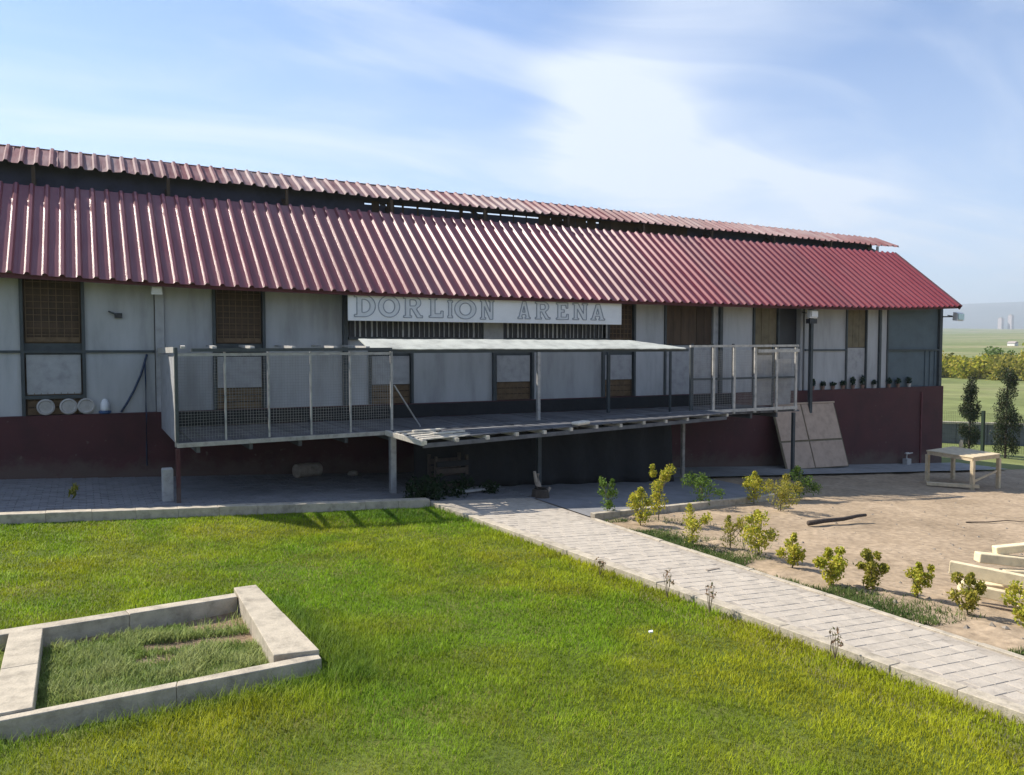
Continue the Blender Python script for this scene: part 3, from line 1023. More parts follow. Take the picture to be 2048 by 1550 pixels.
def wire_panel(x0, x1, y0, y1, z0, z1, s=0.05, t=0.0036):
    bb = MB()
    n = max(1, round(math.hypot(x1 - x0, y1 - y0) / s))
    for i in range(1, n):
        u = i / n
        X, Y = x0 + (x1 - x0) * u, y0 + (y1 - y0) * u
        bb.beam((X, Y, z0), (X + rng.uniform(-.01, .01), Y, z1), t, t, caps=False)
    k = max(1, round((z1 - z0) / s))
    for j in range(1, k):
        Z = z0 + (z1 - z0) * j / k
        bb.beam((x0, y0, Z), (x1, y1, Z + rng.uniform(-.012, .012)), t, t, caps=False)
    bb.build('wire_mesh', M['wire'], deck)


left = [2.86, 3.66, 4.42, 5.20, 5.97, 6.82]
for i, X in enumerate(left):
    Y = front_y(X)
    w = .05 if i in (0, 5) else .036
    bb = MB(); bb.box(X - w / 2, X + w / 2, Y - w / 2, Y + w / 2, DZ + .03, 2.42 if i else 2.50)
    bb.build('post', M['steel'] if i else M['post'], deck, bevel=.004)
    if i:
        xa, xb = left[i - 1], X
        wire_panel(xa + .03, xb - .03, front_y(xa), front_y(xb), DZ + .05, 2.36)
bb = MB(); bb.beam((3.1, front_y(3.1) - .035, 2.455), (6.82, front_y(6.82) - .035, 2.47), .05, .055); bb.build('top_rail', M['post'], deck)
bb = MB(); bb.beam((2.86, front_y(2.86), 2.375), (6.8, front_y(6.8), 2.385), .04, .05); bb.build('top_rail', M['steel'], deck)
for X in (2.98, 3.5, 4.15, 4.9, 5.7, 6.35):
    yb = -3.26 if X < 3 else -0.1
    bb = MB(); bb.beam((X + .3, -0.10, 2.535), (X, front_y(X) + .05, 2.50), .075, .045); bb.build('cross_beam', M['pale'], deck)
# pale side sheet on the left end
bb = MB()
bb.prism([(2.86, -0.16, DZ), (2.86, -3.30, DZ - .02), (2.86, -3.30, 2.36), (2.86, -0.16, 2.36)], (0.02, 0, 0))
bb.build('side_sheet', M['panel'], deck)
bb = MB(); bb.beam((2.85, -.14, 2.44), (2.85, -3.36, 2.46), .07, .10); bb.build('side_rail', M['pale'], deck)
bb = MB(); bb.beam((2.84, -3.30, DZ - .05), (2.84, -3.30, 2.35), .03, .08); bb.build('side_stile', M['pale'], deck)
# right railing
right = [14.64, 15.36, 16.04, 16.76, 17.51, 18.21]
for i, X in enumerate(right):
    Y = front_y(X)
    bb = MB(); bb.box(X - .035, X + .035, Y - .025, Y + .025, DZ - .02, 2.5)
    bb.build('post', M['post'] if i == 0 else M['pale'], deck, bevel=.004)
    bb = MB(); bb.box(X + .075, X + .12, Y + .9, Y + .95, DZ, 2.6); bb.build('inner_post', M['post'], deck)
    if i:
        xa = right[i - 1]
        wire_panel(xa + .035, X - .035, Y, Y, DZ + .11, 2.44, 0.055 if i < 3 else 0.04, 0.004)
        bb = MB(); bb.beam((xa + .035, Y, 1.72), (X - .035, Y, 1.72), .03, .05); bb.build('rail', M['post'], deck)
bb = MB(); bb.beam((14.6, -2.56, 2.53), (18.25, -2.53, 2.55), .06, .055); bb.build('top_rail', M['pale'], deck)
bb = MB(); bb.beam((16.8, -2.57, 2.41), (18.25, -2.57, 2.42), .03, .08); bb.build('top_rail', M['pale'], deck)
# feed sacks leaning inside the right railing are seen as pale sheets through the wire
for a, c, z1 in [(16.85, 17.45, 2.3), (17.58, 18.15, 2.2)]:
    bb = MB()
    n = 8
    vv = []
    for j in range(n + 1):
        for i in range(n + 1):
            u, v = i / n, j / n
            vv.append((a + (c - a) * u, -2.40 + .03 * noise.noise((u * 3 + a, v * 3, 1)), 1.0 + (z1 - 1.0) * v))
    bb.add(vv, [(j * (n + 1) + i, j * (n + 1) + i + 1, (j + 1) * (n + 1) + i + 1, (j + 1) * (n + 1) + i) for j in range(n) for i in range(n)])
    o = bb.build('shade_cloth', M['panel'], deck)
    o.modifiers.new('thickness', 'SOLIDIFY').thickness = .006
# canopy strip
bb = MB()
NX = 60
vv = []
for i in range(NX + 1):
    X = 6.45 + (14.35 - 6.45) * i / NX
    e = 0.003 * math.sin(i * 2.1) + 0.014 * noise.noise((X * 0.6, 0, 0))
    yb = -2.02 - max(0, (X - 13.2)) * .55
    vv += [(X, -2.72 + e, 2.475 + e), (X, (-2.72 + yb) / 2, 2.475 + e + (yb + 2.72) * .15), (X, yb, 2.475 + e + (yb + 2.72) * .29)]
bb.add(vv, [(3 * i + k, 3 * i + 3 + k, 3 * i + 4 + k, 3 * i + 1 + k) for i in range(NX) for k in range(2)])
o = bb.build('canopy_sheet', M['canopy'], deck)
o.modifiers.new('thickness', 'SOLIDIFY').thickness = .02
bb = MB(); bb.beam((6.9, -2.66, 2.42), (14.5, -2.6, 2.44), .05, .07); bb.build('canopy_beam', M['post'], deck)
for X, Y, z0 in [(10.3, -2.66, DZ), (13.2, -1.1, DZ)]:
    bb = MB(); bb.box(X - .035, X + .035, Y - .035, Y + .035, z0, 2.40); bb.build('canopy_post', M['steel'] if Y < -2 else M['post'], deck)
bb = MB(); bb.beam((6.95, -2.75, 1.75), (7.6, -2.5, DZ + .02), .025, .025); bb.build('brace', M['steel'], deck)
# ledge: a sagging frame of joists and boards in front of the deck
LA, LB = Vector((6.95, -4.32, 0.76)), Vector((15.15, -3.25, 0.87))
KA, KB = Vector((6.72, -3.05, 0.84)), Vector((15.0, -2.62, 0.90))


def led(u, v, dz=0.0):
    f, k = LA.lerp(LB, u), KA.lerp(KB, u)
    p = f.lerp(k, v); p.z += dz
    return p


for i in range(13):
    u = i / 12
    bb = MB(); bb.beam(led(u, -.06, .005 + rng.uniform(-.01, .01)), led(u, 1.0, -.03), .07, .07); bb.build('ledge_joist', M['litwood'], deck)
bb = MB(); bb.beam(led(0, 0, -.06), led(1, 0, -.06), .04, .08); bb.build('ledge_rim', M['deckwood'], deck)
for r in range(6):
    v = 0.075 + r * 0.168
    u = (0.075 + rng.uniform(0, .06)) if r in (1, 3) else 0.112
    while u < 0.985:
        L = rng.uniform(.16, .3)
        e = min(1.0, u + L)
        bb = MB(); bb.beam(led(u, v, .052 + rng.uniform(-.006, .006)), led(e - .004, v + rng.uniform(-.02, .02), .052), .208, .022)
        bb.build('ledge_board', M['deckwood'], deck)
        u = e
for v in (.06, .20, .36, .56, .78):
    bb = MB(); bb.beam(led(.0, v, .05), led(.11 + .03 * math.sin(v * 9), v + .01, .052), .13, .022); bb.build('ledge_board', M['litwood'], deck)
bb = MB(); bb.beam(led(-.005, -.05, .0), led(-.005, 1, 0), .06, .09); bb.build('ledge_rim', M['litwood'], deck)
bb = MB(); bb.beam(led(.05, .28, .085), led(.135, .30, .085), .09, .03); bb.beam(led(.03, .62, .085), led(.10, .60, .085), .08, .03); bb.build('loose_board', M['litwood'], deck)
t = tag(MB().beam(led(.43, -.02, .11), led(.475, .03, .12), .22, .07).build('timber_block', M['litwood'], bevel=.02), 'pale timber offcut lying on the front edge of the deck ledge', 'timber')

# ------------------------------------------------------------------ things under and in front of the deck
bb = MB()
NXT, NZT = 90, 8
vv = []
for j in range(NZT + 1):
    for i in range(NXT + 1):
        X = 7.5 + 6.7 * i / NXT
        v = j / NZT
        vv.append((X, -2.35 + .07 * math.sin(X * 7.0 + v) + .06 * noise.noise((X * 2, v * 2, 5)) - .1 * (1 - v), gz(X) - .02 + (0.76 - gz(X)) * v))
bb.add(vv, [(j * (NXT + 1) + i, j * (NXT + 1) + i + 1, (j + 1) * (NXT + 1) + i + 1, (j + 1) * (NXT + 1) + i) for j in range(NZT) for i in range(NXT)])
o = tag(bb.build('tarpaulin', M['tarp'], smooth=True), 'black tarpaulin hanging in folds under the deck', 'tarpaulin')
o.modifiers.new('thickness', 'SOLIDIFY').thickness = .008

bb = MB(); bb.box(2.62, 2.80, -3.18, -2.98, gz(2.7) - .05, gz(2.7) + .56)
tag(bb.build('concrete_block', M['concrete'], bevel=.015), 'upright grey concrete block beside the front left deck post', 'block')
bb = MB(); bb.tube([(5.45, -.75, gz(5.4) + .15), (5.7, -.62, gz(5.7) + .16), (6.0, -.5, gz(6) + .15)], .15, 12)
lg = tag(bb.build('log', M['log'], smooth=False, bevel=.01), 'short pale log lying by the red wall under the deck', 'log')
bb = MB(); bb.lathe((6.75, -.55, gz(6.7)), [(.02, 0), (.11, .01), (.13, .05), (.09, .10), (.02, .12)], 9)
tag(bb.build('stone', M['stone']), 'small pale stone by the red wall right of the log', 'stone')
bb = MB(); bb.beam((8.1, -3.35, gz(8.1) + .05), (8.75, -3.15, gz(8.7) + .06), .28, .05)
tag(bb.build('stone_slab', M['concrete'], bevel=.01), 'flat grey slab on the ground before the black tarpaulin', 'slab')
st = thing('tree_stump', 'dark cut stump with forked stubs at the head of the path', 'stump', (9.6, -4.0, gz(9.6)))
bb = MB(); bb.tube([(9.6, -4.0, gz(9.6) - .03), (9.6, -4.0, gz(9.6) + .14), (9.61, -4.0, gz(9.6) + .2)], .19, 11, .14); bb.build('stump', M['bark'], st)
for dx, dy, h in ((-.14, 0, .52), (-.03, .05, .46), (.2, -.05, .18)):
    bb = MB(); bb.tube([(9.6, -4.0, gz(9.6) + .1), (9.6 + dx * .7, -4 + dy, gz(9.6) + h * .6), (9.6 + dx, -4 + dy, gz(9.6) + h)], .05, 7, .03); bb.build('stub', M['log'], st)
ch = thing('crate', 'dark slatted crate standing in shadow beneath the deck ledge', 'crate', (8.1, -3.0, gz(8.1)))
for k in range(4):
    bb = MB(); bb.box(7.75, 8.45, -3.02, -2.99, gz(8.1) + .06 + k * .15, gz(8.1) + .17 + k * .15); bb.build('slat', M['tarp'] if k % 2 else M['bark'], ch)
for xx in (7.73, 8.41):
    for yy in (-2.98, -2.6):
        bb = MB(); bb.box(xx, xx + .06, yy, yy + .05, gz(8.1) - .02, gz(8.1) + .72); bb.build('corner_post', M['bark'], ch)
for k in range(4):
    bb = MB(); bb.box(7.75, 8.45, -2.549, -2.52, gz(8.1) + .06 + k * .15, gz(8.1) + .17 + k * .15); bb.build('slat', M['bark'], ch)

# leaning board of four panels
lb = thing('leaning_board', 'tan four-panel board leaning against the red base wall', 'board', (20.9, -.6, gz(20.9)))
P = lambda u, v: Vector((19.62 + (22.25 - 19.62) * u, -.85 + .63 * v, -1.06 + 1.86 * v - .06 * u * (1 - v)))
bn = Vector((0, -.93, .32)).normalized()
for (u0, u1, v0, v1) in ((0.02, .44, .0, .40), (.46, .98, .0, .40), (.02, .44, .43, .98), (.46, .98, .43, .98)):
    bb = MB(); bb.prism([P(u0, v0), P(u1, v0), P(u1, v1), P(u0, v1)], bn * .02); bb.build('panel', M['tan'], lb)
bb = MB()
bb.prism([P(0, -.01), P(1, -.01), P(1, 1), P(0, 1)], bn * -.03)
bb.build('backing', M['olive'], lb)
bb = MB(); bb.beam(P(0, 1) + bn * .01, P(1, 1) + bn * .01, .07, .05); bb.build('top_batten', M['tan'], lb)

# standing tap
tp = thing('standpipe', 'small pale standpipe tap at the foot of the red wall', 'tap', (25.6, -.35, gz(25.6)))
bb = MB(); bb.box(25.5, 25.72, -.42, -.26, gz(25.6) - .05, gz(25.6) + .18); bb.build('plinth', M['concrete'], tp)
bb = MB(); bb.tube([(25.6, -.34, gz(25.6) + .17), (25.6, -.34, gz(25.6) + .34), (25.85, -.36, gz(25.6) + .36)], .025, 7); bb.build('pipe', M['pale'], tp)
bb = MB(); bb.tube([(25.52, -.34, gz(25.6) + .36), (25.68, -.34, gz(25.6) + .36)], .03, 7); bb.build('handle', M['pale'], tp)

# table frame
tz = -0.40
TC = [Vector((22.45, -3.30, tz)), Vector((22.2, -4.86, tz)), Vector((23.55, -4.75, tz)), Vector((24.0, -3.05, tz))]
tb = thing('table', 'bare wooden table with thin legs standing on the soil yard', 'table', (23, -4, gz(23)))
bb = MB(); bb.prism([c - Vector((0, 0, .02)) for c in TC], (0, 0, .035)); bb.build('tabletop', M['tablewood'], tb, bevel=.005)
cen = sum(TC, Vector()) / 4
for i, c in enumerate(TC):
    q = c.lerp(cen, .05)
    bb = MB(); bb.box(q.x - .045, q.x + .045, q.y - .045, q.y + .045, gz(q.x) - .09, tz - .105); bb.build('leg', M['tablewood'], tb)
    d = TC[(i + 1) % 4].lerp(cen, .05)
    bb = MB(); bb.beam(Vector((q.x, q.y, tz - .062)), Vector((d.x, d.y, tz - .062)), .04, .08); bb.build('apron_board', M['tablewood'], tb)
a, c = TC[2].lerp(cen, .07), TC[1].lerp(cen, .07)
bb = MB(); bb.beam((c.x, c.y, gz(c.x) + .12), (a.x, a.y, gz(a.x) + .40), .03, .05); bb.build('brace', M['tablewood'], tb)
bb = MB(); bb.beam((21.6, -3.95, gz(22) + .0), (22.4, -4.9, gz(22) + .0), .22, .07)
tag(bb.build('plank', M['tablewood']), 'pale plank lying on the soil under the table', 'plank')
bb = MB(); bb.lathe((24.0, -3.3, tz + .015), [(.05, 0), (.055, .02), (.05, .15), (.03, .19), (.03, .21)], 9)
tag(bb.build('jar', M['tablewood']), 'small pale jar standing on the rear edge of the table', 'jar')

# stick, timber pile
bb = MB(); bb.tube([(13.2, -7.62, gz(13.2) - .02), (13.6, -7.60, gz(13.6) + .0), (14.1, -7.63, gz(14.1) + .02), (14.55, -7.58, gz(14.5) + .05), (14.75, -7.6, gz(14.7) + .06)], .05, 7, .028)
tag(bb.build('branch', M['bark'], smooth=True), 'dark bare branch lying alone on the tan soil', 'branch')
tim = [((11.12, -11.82, .40), (11.50, -12.58, .36), .09, .16, 'thick cream timber on top of the pile, leaning towards the path'),
       ((11.05, -12.02, .20), (11.42, -12.75, .16), .10, .13, 'cream timber beneath the thick one, nearest the path'),
       ((11.62, -11.85, .50), (12.3, -12.25, .46), .16, .12, 'short cream timber on the uphill end of the pile'),
       ((11.75, -12.1, .33), (12.6, -12.5, .33), .14, .12, 'cream timber under the short top piece'),
       ((11.5, -11.7, .10), (12.7, -12.7, .08), .16, .14, 'lowest cream timber lying flat on the soil'),
       ((12.1, -11.7, .20), (12.4, -12.9, .18), .16, .12, 'cream timber laid crosswise on the lowest one'),
       ((11.75, -12.3, .22), (12.05, -12.95, .25), .11, .11, 'square cream offcut wedged in the front of the pile'),
       ((11.3, -12.55, .08), (11.75, -12.9, .08), .12, .07, 'flat cream offcut on the soil at the near foot of the pile'),
       ((11.9, -11.9, .58), (12.35, -12.15, .66), .12, .10, 'tilted cream offcut on the very top of the pile')]
for p, q, w, h, lab in tim:
    bb = MB(); bb.beam((p[0], p[1], gz(p[0]) + p[2] - .08), (q[0], q[1], gz(q[0]) + q[2] - .08), w, h)
    tag(bb.build('timber', M['timber'], bevel=.008), lab, 'timber', 'cream timbers in the pile by the path')

bb = MB(); bb.tube([(16.9, -8.2, gz(16.9) - .06), (17.4, -8.35, gz(17.4) - .05), (17.9, -8.4, gz(17.9) - .03), (18.3, -8.62, gz(18.3) - .05)], .014, 5, .006)
tag(bb.build('twig', M['bark']), 'thin dark twig on the bare soil farther right than the branch', 'twig')
bb = MB(); bb.prism([(8.72, -10.04, gz(8.72) + .009), (8.98, -9.98, gz(9) + .009), (9.0, -9.95, gz(9) + .010), (8.74, -9.98, gz(8.74) + .010)], (0, 0, .008))
tag(bb.build('bark_scrap', M['log']), 'scrap of brown bark lying on the path pavers', 'bark')
bb = MB(); bb.prism([(6.45, -11.80, gz(6.4) - .03), (6.48, -11.82, gz(6.5) - .02), (6.50, -11.78, gz(6.5) - .018), (6.46, -11.77, gz(6.4) - .03)], (0, 0, .012))
tag(bb.build('paper_scrap', M['lampwhite']), 'tiny white paper scrap lying in the lawn near the path', 'paper')
# lamps on the barn front
def lamp(X, Y, Z, lab, m, pole=None, big=1.0):
    t = thing('floodlight', lab, 'lamp', (X, Y, Z), 'floodlights on the barn front')
    bb = MB(); s = .11 * big
    bb.prism([(X - s, Y, Z - s * .7), (X + s, Y, Z - s * .7), (X + s * .8, Y, Z + s * .8), (X - s * .8, Y, Z + s * .8)], (0, -.10 * big, -.03))
    bb.build('housing', M['lampwhite'], t, bevel=.012)
    bb = MB(); bb.box(X - s * .8, X + s * .8, Y - .125 * big, Y - .105 * big, Z - s * .6, Z + s * .45); bb.build('lens', M[m], t)
    bb = MB(); bb.beam((X, Y + .02, Z), (X, Y + .3, Z + .05), .03, .03); bb.build('bracket', M['post'], t)
    return t


lamp(2.80, -.35, 3.66, 'small white floodlight on the left grey post under the eave', 'lampwhite')
l2 = lamp(20.95, -.42, 3.52, 'white floodlight with black hood on a pole under the eave', 'lampwhite', big=1.5)
bb = MB(); bb.box(20.8, 21.1, -.56, -.40, 3.22, 3.36); bb.build('hood', M['black'], l2)
bb = MB(); bb.box(21.10, 21.20, -.34, -.24, gz(21) - .1 + 1.2, 3.75)
tag(bb.build('lamp_pole', M['post']), 'dark pole carrying the hooded floodlight at the deck end', 'pole')
bb = MB(); bb.beam((27.6, -.12, 3.55), (27.98, -.26, 3.56), .04, .04); arm_ = bb
l3 = lamp(28.0, -.30, 3.56, 'pale teal floodlight fixed outside the far barn corner', 'lampglass', big=1.7)
arm_.build('arm', M['post'], l3)

# bracket, hose, drinker, feeder discs on the white front
wb = thing('wall_bracket', 'small dark bracket fixed high on the white wall', 'bracket', (2.1, 0, 3.14))
bb = MB(); bb.box(2.04, 2.18, -.06, 0, 3.09, 3.19); bb.build('plate', M['black'], wb)
bb = MB(); bb.beam((2.08, -.05, 3.16), (1.93, -.08, 3.22), .03, .03); bb.build('arm', M['post'], wb)
bb = MB()
bb.tube([(2.62, -.03, 2.36), (2.58, -.04, 2.22), (2.50, -.04, 1.95), (2.36, -.04, 1.62), (2.22, -.05, 1.36), (2.12, -.06, 1.20)], .022, 7)
bb.tube([(2.58, -.05, 2.24), (2.585, -.05, 1.8), (2.58, -.06, 1.2), (2.58, -.15, 1.14), (2.57, -.16, .5), (2.57, -.16, .1)], .014, 6)
tag(bb.build('hose', M['hose'], smooth=True), 'thin navy hose hanging from a hook on the white wall', 'hose')
dk = thing('poultry_drinker', 'white bell drinker with blue tray on the red wall ledge', 'drinker', (1.83, -.06, 1.18))
bb = MB(); bb.lathe((1.83, -.06, 1.18), [(.075, .06), (.085, .08), (.08, .2), (.05, .27), (.02, .30)], 12); bb.build('jar', M['lampwhite'], dk, smooth=True)
bb = MB(); bb.lathe((1.83, -.06, 1.18), [(.09, .0), (.115, .02), (.115, .055), (.08, .058)], 12); bb.build('tray', M['bluep'], dk)
for X, lab in ((0.80, 'leftmost pale feeder disc in the dark frame below the board'), (1.19, 'middle pale feeder disc with a ring, in the dark frame'), (1.50, 'rightmost pale feeder disc, partly against the white wall')):
    t = thing('feeder_disc', lab, 'feeder', (X, -.07, 1.36), 'round feeder discs on the ledge')
    bb = MB()
    n = 20
    for r0, r1, d0, d1 in ((.155, .155, .0, .03), (.155, .12, .03, .035), (.12, .0, .035, .012)):
        pass
    prof = [(.155, 0), (.158, .03), (.13, .042), (.11, .022), (.03, .018)]
    vv, ff = [], []
    for r, d in prof:
        vv += [(X + r * math.cos(2 * math.pi * k / n), -.045 - d, 1.345 + r * math.sin(2 * math.pi * k / n)) for k in range(n)]
    for i in range(len(prof) - 1):
        ff += [(i * n + k, i * n + (k + 1) % n, (i + 1) * n + (k + 1) % n, (i + 1) * n + k) for k in range(n)]
    ff += [tuple(range(n)), tuple((len(prof) - 1) * n + k for k in range(n))]
    bb.add(vv, ff); bb.build('dish', M['pan'], t, smooth=False)
    bb = MB(); bb.tube([(X, -.062, 1.345), (X, -.09, 1.345)], .03, 10); bb.build('hub', M['pan'], t)
bb = MB(); bb.box(.46, 1.45, -.03, .0, 1.50, 1.57); bb.build('hatch_rail', M['post'], barn)


# ------------------------------------------------------------------ foliage
def leaves(name, cents, n, size, cols, parent, m, flat=0.4, up=0.2, seed=0):
    """many small leaf quads round the given (centre, radius) clumps, one mesh"""
    g = np.random.default_rng(seed)
    cs = np.array([c for c, r in cents]); rs = np.array([r for c, r in cents])
    idx = g.integers(0, len(cents), n)
    d = g.normal(size=(n, 3)); d /= np.linalg.norm(d, axis=1)[:, None]
    rad = g.random(n) ** 0.5
    pos = cs[idx] + d * (rs[idx] * rad[:, None] if rs.ndim == 2 else (rs[idx] * rad)[:, None])
    ax = g.normal(size=(n, 3)); ax[:, 2] += up; ax /= np.linalg.norm(ax, axis=1)[:, None]
    t = g.normal(size=(n, 3)); sd_ = np.cross(ax, t); sd_ /= np.linalg.norm(sd_, axis=1)[:, None]
    nrm = np.cross(ax, sd_)
    s = size * g.uniform(.6, 1.3, n)[:, None]
    base, tip = pos - ax * s * .5, pos + ax * s * .5
    mid = pos + nrm * s * .08
    V = np.stack([base, mid + sd_ * s * flat * .5, tip, mid - sd_ * s * flat * .5], 1).reshape(-1, 3)
    off = WLOC[parent.name] if parent else Vector()
    V -= np.array(off)
    me = bpy.data.meshes.new(name)
    me.vertices.add(4 * n); me.vertices.foreach_set('co', V.ravel())
    me.loops.add(4 * n); me.loops.foreach_set('vertex_index', np.arange(4 * n))
    me.polygons.add(n); me.polygons.foreach_set('loop_start', np.arange(0, 4 * n, 4)); me.polygons.foreach_set('loop_total', np.full(n, 4))
    me.update()
    c = np.array(cols)[g.integers(0, len(cols), n)] * g.uniform(.75, 1.25, (n, 1))
    ca = np.ones((n, 4, 4)); ca[:, :, :3] = np.clip(c, 0, 1)[:, None, :]
    at = me.color_attributes.new('Col', 'FLOAT_COLOR', 'POINT')
    at.data.foreach_set('color', ca.ravel())
    me.materials.append(M[m])
    o = bpy.data.objects.new(name, me); col.objects.link(o)
    if parent:
        o.parent = parent
        WLOC[o.name] = off
    return o


YG = [(.50, .46, .05), (.40, .41, .04), (.58, .50, .08), (.26, .30, .035)]
GR = [(.12, .20, .03), (.16, .24, .04), (.08, .14, .025)]
OL = [(.34, .32, .05), (.22, .23, .03), (.42, .36, .07)]
# x, y, height, spread, colours, leaves, what sets it apart
SAP = [(9.9, -5.95, .66, .17, GR, 130, 'slim green sapling nearest the black tarpaulin, at the path head'),
       (9.95, -6.9, .62, .22, YG, 170, 'bushy yellow sapling just below the slim green one at the path head'),
       (10.6, -6.55, .98, .20, YG, 210, 'tallest pale yellow-green sapling at the head of the path'),
       (12.6, -5.4, .58, .34, GR, 170, 'wide dark green sapling in the shade beyond the kerb'),
       (9.8, -8.45, .62, .20, YG, 150, 'yellow-green sapling beside the path, fifth down from the deck'),
       (10.2, -8.85, .52, .18, OL, 80, 'sparse thin sapling between two fuller ones halfway down the bed'),
       (10.3, -9.35, .66, .22, YG, 190, 'dense rounded yellow sapling halfway along the path bed'),
       (14.0, -5.4, .64, .24, YG, 150, 'left sapling of the leafy trio before the red wall'),
       (13.95, -6.2, .70, .32, OL, 220, 'large spreading middle sapling of the trio before the red wall'),
       (15.7, -5.05, .68, .32, GR, 190, 'right sapling of the leafy trio, before the leaning board'),
       (10.2, -10.1, .52, .17, YG, 130, 'small upright yellow sapling with bare stem below the rounded one'),
       (10.0, -10.95, .50, .22, YG, 160, 'low many-stemmed yellow sapling in the lower bed'),
       (10.35, -11.3, .54, .19, OL, 150, 'olive sapling with an open top in the lower bed'),
       (10.62, -11.75, .48, .16, YG, 130, 'narrow bright sapling just before the timber pile'),
       (10.55, -12.45, .50, .19, OL, 180, 'dense olive sapling in front of the timber pile end'),
       (10.75, -13.0, .48, .20, YG, 170, 'bright yellow sapling at the frame edge beside the timber pile')]
for i, (x, y, h, sp, cc, n, lab) in enumerate(SAP):
    z = gz(x) - .06
    sp *= 1.2 if i < 10 else .95
    h *= 1.0 if i < 10 else .92
    t = thing('sapling', lab, 'sapling', (x, y, z), 'young saplings planted beside the path')
    bb = MB()
    r = random.Random(i)
    tips = []
    bb.tube([(x, y, z - .03), (x + r.uniform(-.02, .02), y, z + h * .35), (x + r.uniform(-.03, .03), y + r.uniform(-.03, .03), z + h * .9)], .011, 5, .005)
    for k in range(7):
        a = r.uniform(0, 6.28)
        z0 = z + h * r.uniform(.15, .55)
        e = (x + math.cos(a) * sp * r.uniform(.5, 1), y + math.sin(a) * sp * r.uniform(.5, 1), min(z + h, z0 + h * r.uniform(.18, .5)))
        bb.tube([(x, y, z0), ((x + e[0]) / 2, (y + e[1]) / 2, z0 + (e[2] - z0) * .4), e], .006, 4, .003)
        tips.append((e, sp * r.uniform(.28, .5)))
    lx, ly = r.uniform(-.12, .12) * h, r.uniform(-.12, .12) * h
    tips += [((x + lx, y + ly, z + h * .88), sp * .32), ((x + lx * .5, y, z + h * .6), sp * .62), ((x - lx * .4, y, z + h * .36), sp * .66), ((x + lx, y, z + h * .24), sp * .5), ((x + lx * 1.2, y + ly, z + h), sp * .2)]
    bb.build('trunk', M['stem'], t)
    leaves('crown', tips, int(n * r.uniform(6.5, 10)), r.uniform(.040, .052), cc, t, 'leaf', .55, .6, seed=i)

# shade-loving shrub at the deck post
t = thing('shrub', 'low dark green shrub growing beside the galvanised deck post', 'shrub', (7.15, -3.5, gz(7.1)))
bb = MB()
for k in range(6):
    a = k * 1.05
    bb.tube([(7.2, -3.5, gz(7.2) - .1), (7.2 + .3 * math.cos(a), -3.5 + .3 * math.sin(a), gz(7.2) + .22)], .012, 4, .005)
bb.build('stem', M['bark'], t)
leaves('foliage', [((7.2, -3.5, gz(7.2) + .12), .3), ((7.6, -3.3, gz(7.5) + .12), .3), ((7.3, -3.9, gz(7.3) + .08), .26), ((8.3, -3.1, gz(8) + .1), .25), ((7.9, -3.6, gz(8) + .06), .3), ((6.95, -3.8, gz(7) + .06), .25), ((8.8, -3.3, gz(8.8) + .04), .22)], 1700, .09, [(.015, .035, .014), (.025, .05, .018)], t, 'leaf', .5, .3, 77)
t = thing('weed', 'pale lone weed sprouting from the shaded paving', 'plant', (1.26, -2.76, gz(1.3)))
leaves('leaves', [((1.26, -2.76, gz(1.3) + .12), .07), ((1.28, -2.76, gz(1.3) + .22), .05)], 50, .11, OL, t, 'leaf', .25, 2.0, 78)
for X, Y, h, lab in ((7.5, -10.75, .24, 'pinkish dry weed on the kerb, first up the path'), (7.58, -11.4, .26, 'tallest pinkish dry weed growing out of the path kerb'), (7.72, -13.0, .2, 'pinkish dry weed on the kerb nearest the viewer'), (7.32, -9.6, .14, 'smallest dry weed on the kerb, farthest up the path')):
    t = thing('dry_weed', lab, 'weed', (X, Y, gz(X)), 'dry weeds along the path kerb')
    bb = MB()
    for k in range(5):
        a = k * 1.3
        bb.tube([(X, Y, gz(X) - .05), (X + .05 * math.cos(a), Y + .05 * math.sin(a), gz(X) + h)], .004, 4, .002)
    bb.build('stem', M['stem'], t)
    leaves('leaves', [((X, Y, gz(X) + h), .07), ((X + .03, Y, gz(X) + h * .6), .06)], 34, .05, [(.34, .20, .13), (.25, .17, .10), (.18, .18, .08)], t, 'leaf', .4, .5, int(X * 100))

# potted plants on the red ledge
POT = [(21.5, .24, 'potted plant with spread leaves next to the lamp pole'), (21.95, .16, 'second small potted plant from the lamp pole on the ledge'), (22.4, .14, 'third small potted plant from the lamp pole on the ledge'),
       (22.85, .17, 'fourth potted plant from the lamp pole, before the white wall end'), (23.3, .30, 'broad dark potted plant before the olive board'), (23.75, .36, 'tallest potted plant, upright beside the olive board'), (24.3, .16, 'small potted plant before the narrow white panels'),
       (25.0, .24, 'leafy potted plant at the near edge of the blue-grey panel'), (25.45, .2, 'second potted plant before the blue-grey panel'), (26.0, .26, 'potted plant in a pale pot before the blue-grey panel')]
for i, (X, h, lab) in enumerate(POT):
    t = thing('potted_plant', lab, 'potted plant', (X, -.055, 1.18), 'potted plants along the red ledge')
    bb = MB(); bb.lathe((X, -.055, 1.18), [(.05, 0), (.065, .1), (.072, .105), (.068, .12), (.05, .12)], 10); bb.build('pot', M['pan'] if i in (6, 9) else M['clay'], t)
    leaves('leaves', [((X, -.06, 1.18 + .12 + h * .4), (.10, .08, h * .5)) for _ in range(2)], 110, .09, [(.03, .06, .04), (.02, .05, .045), (.05, .08, .04)], t, 'leaf', .45, .8, 100 + i)

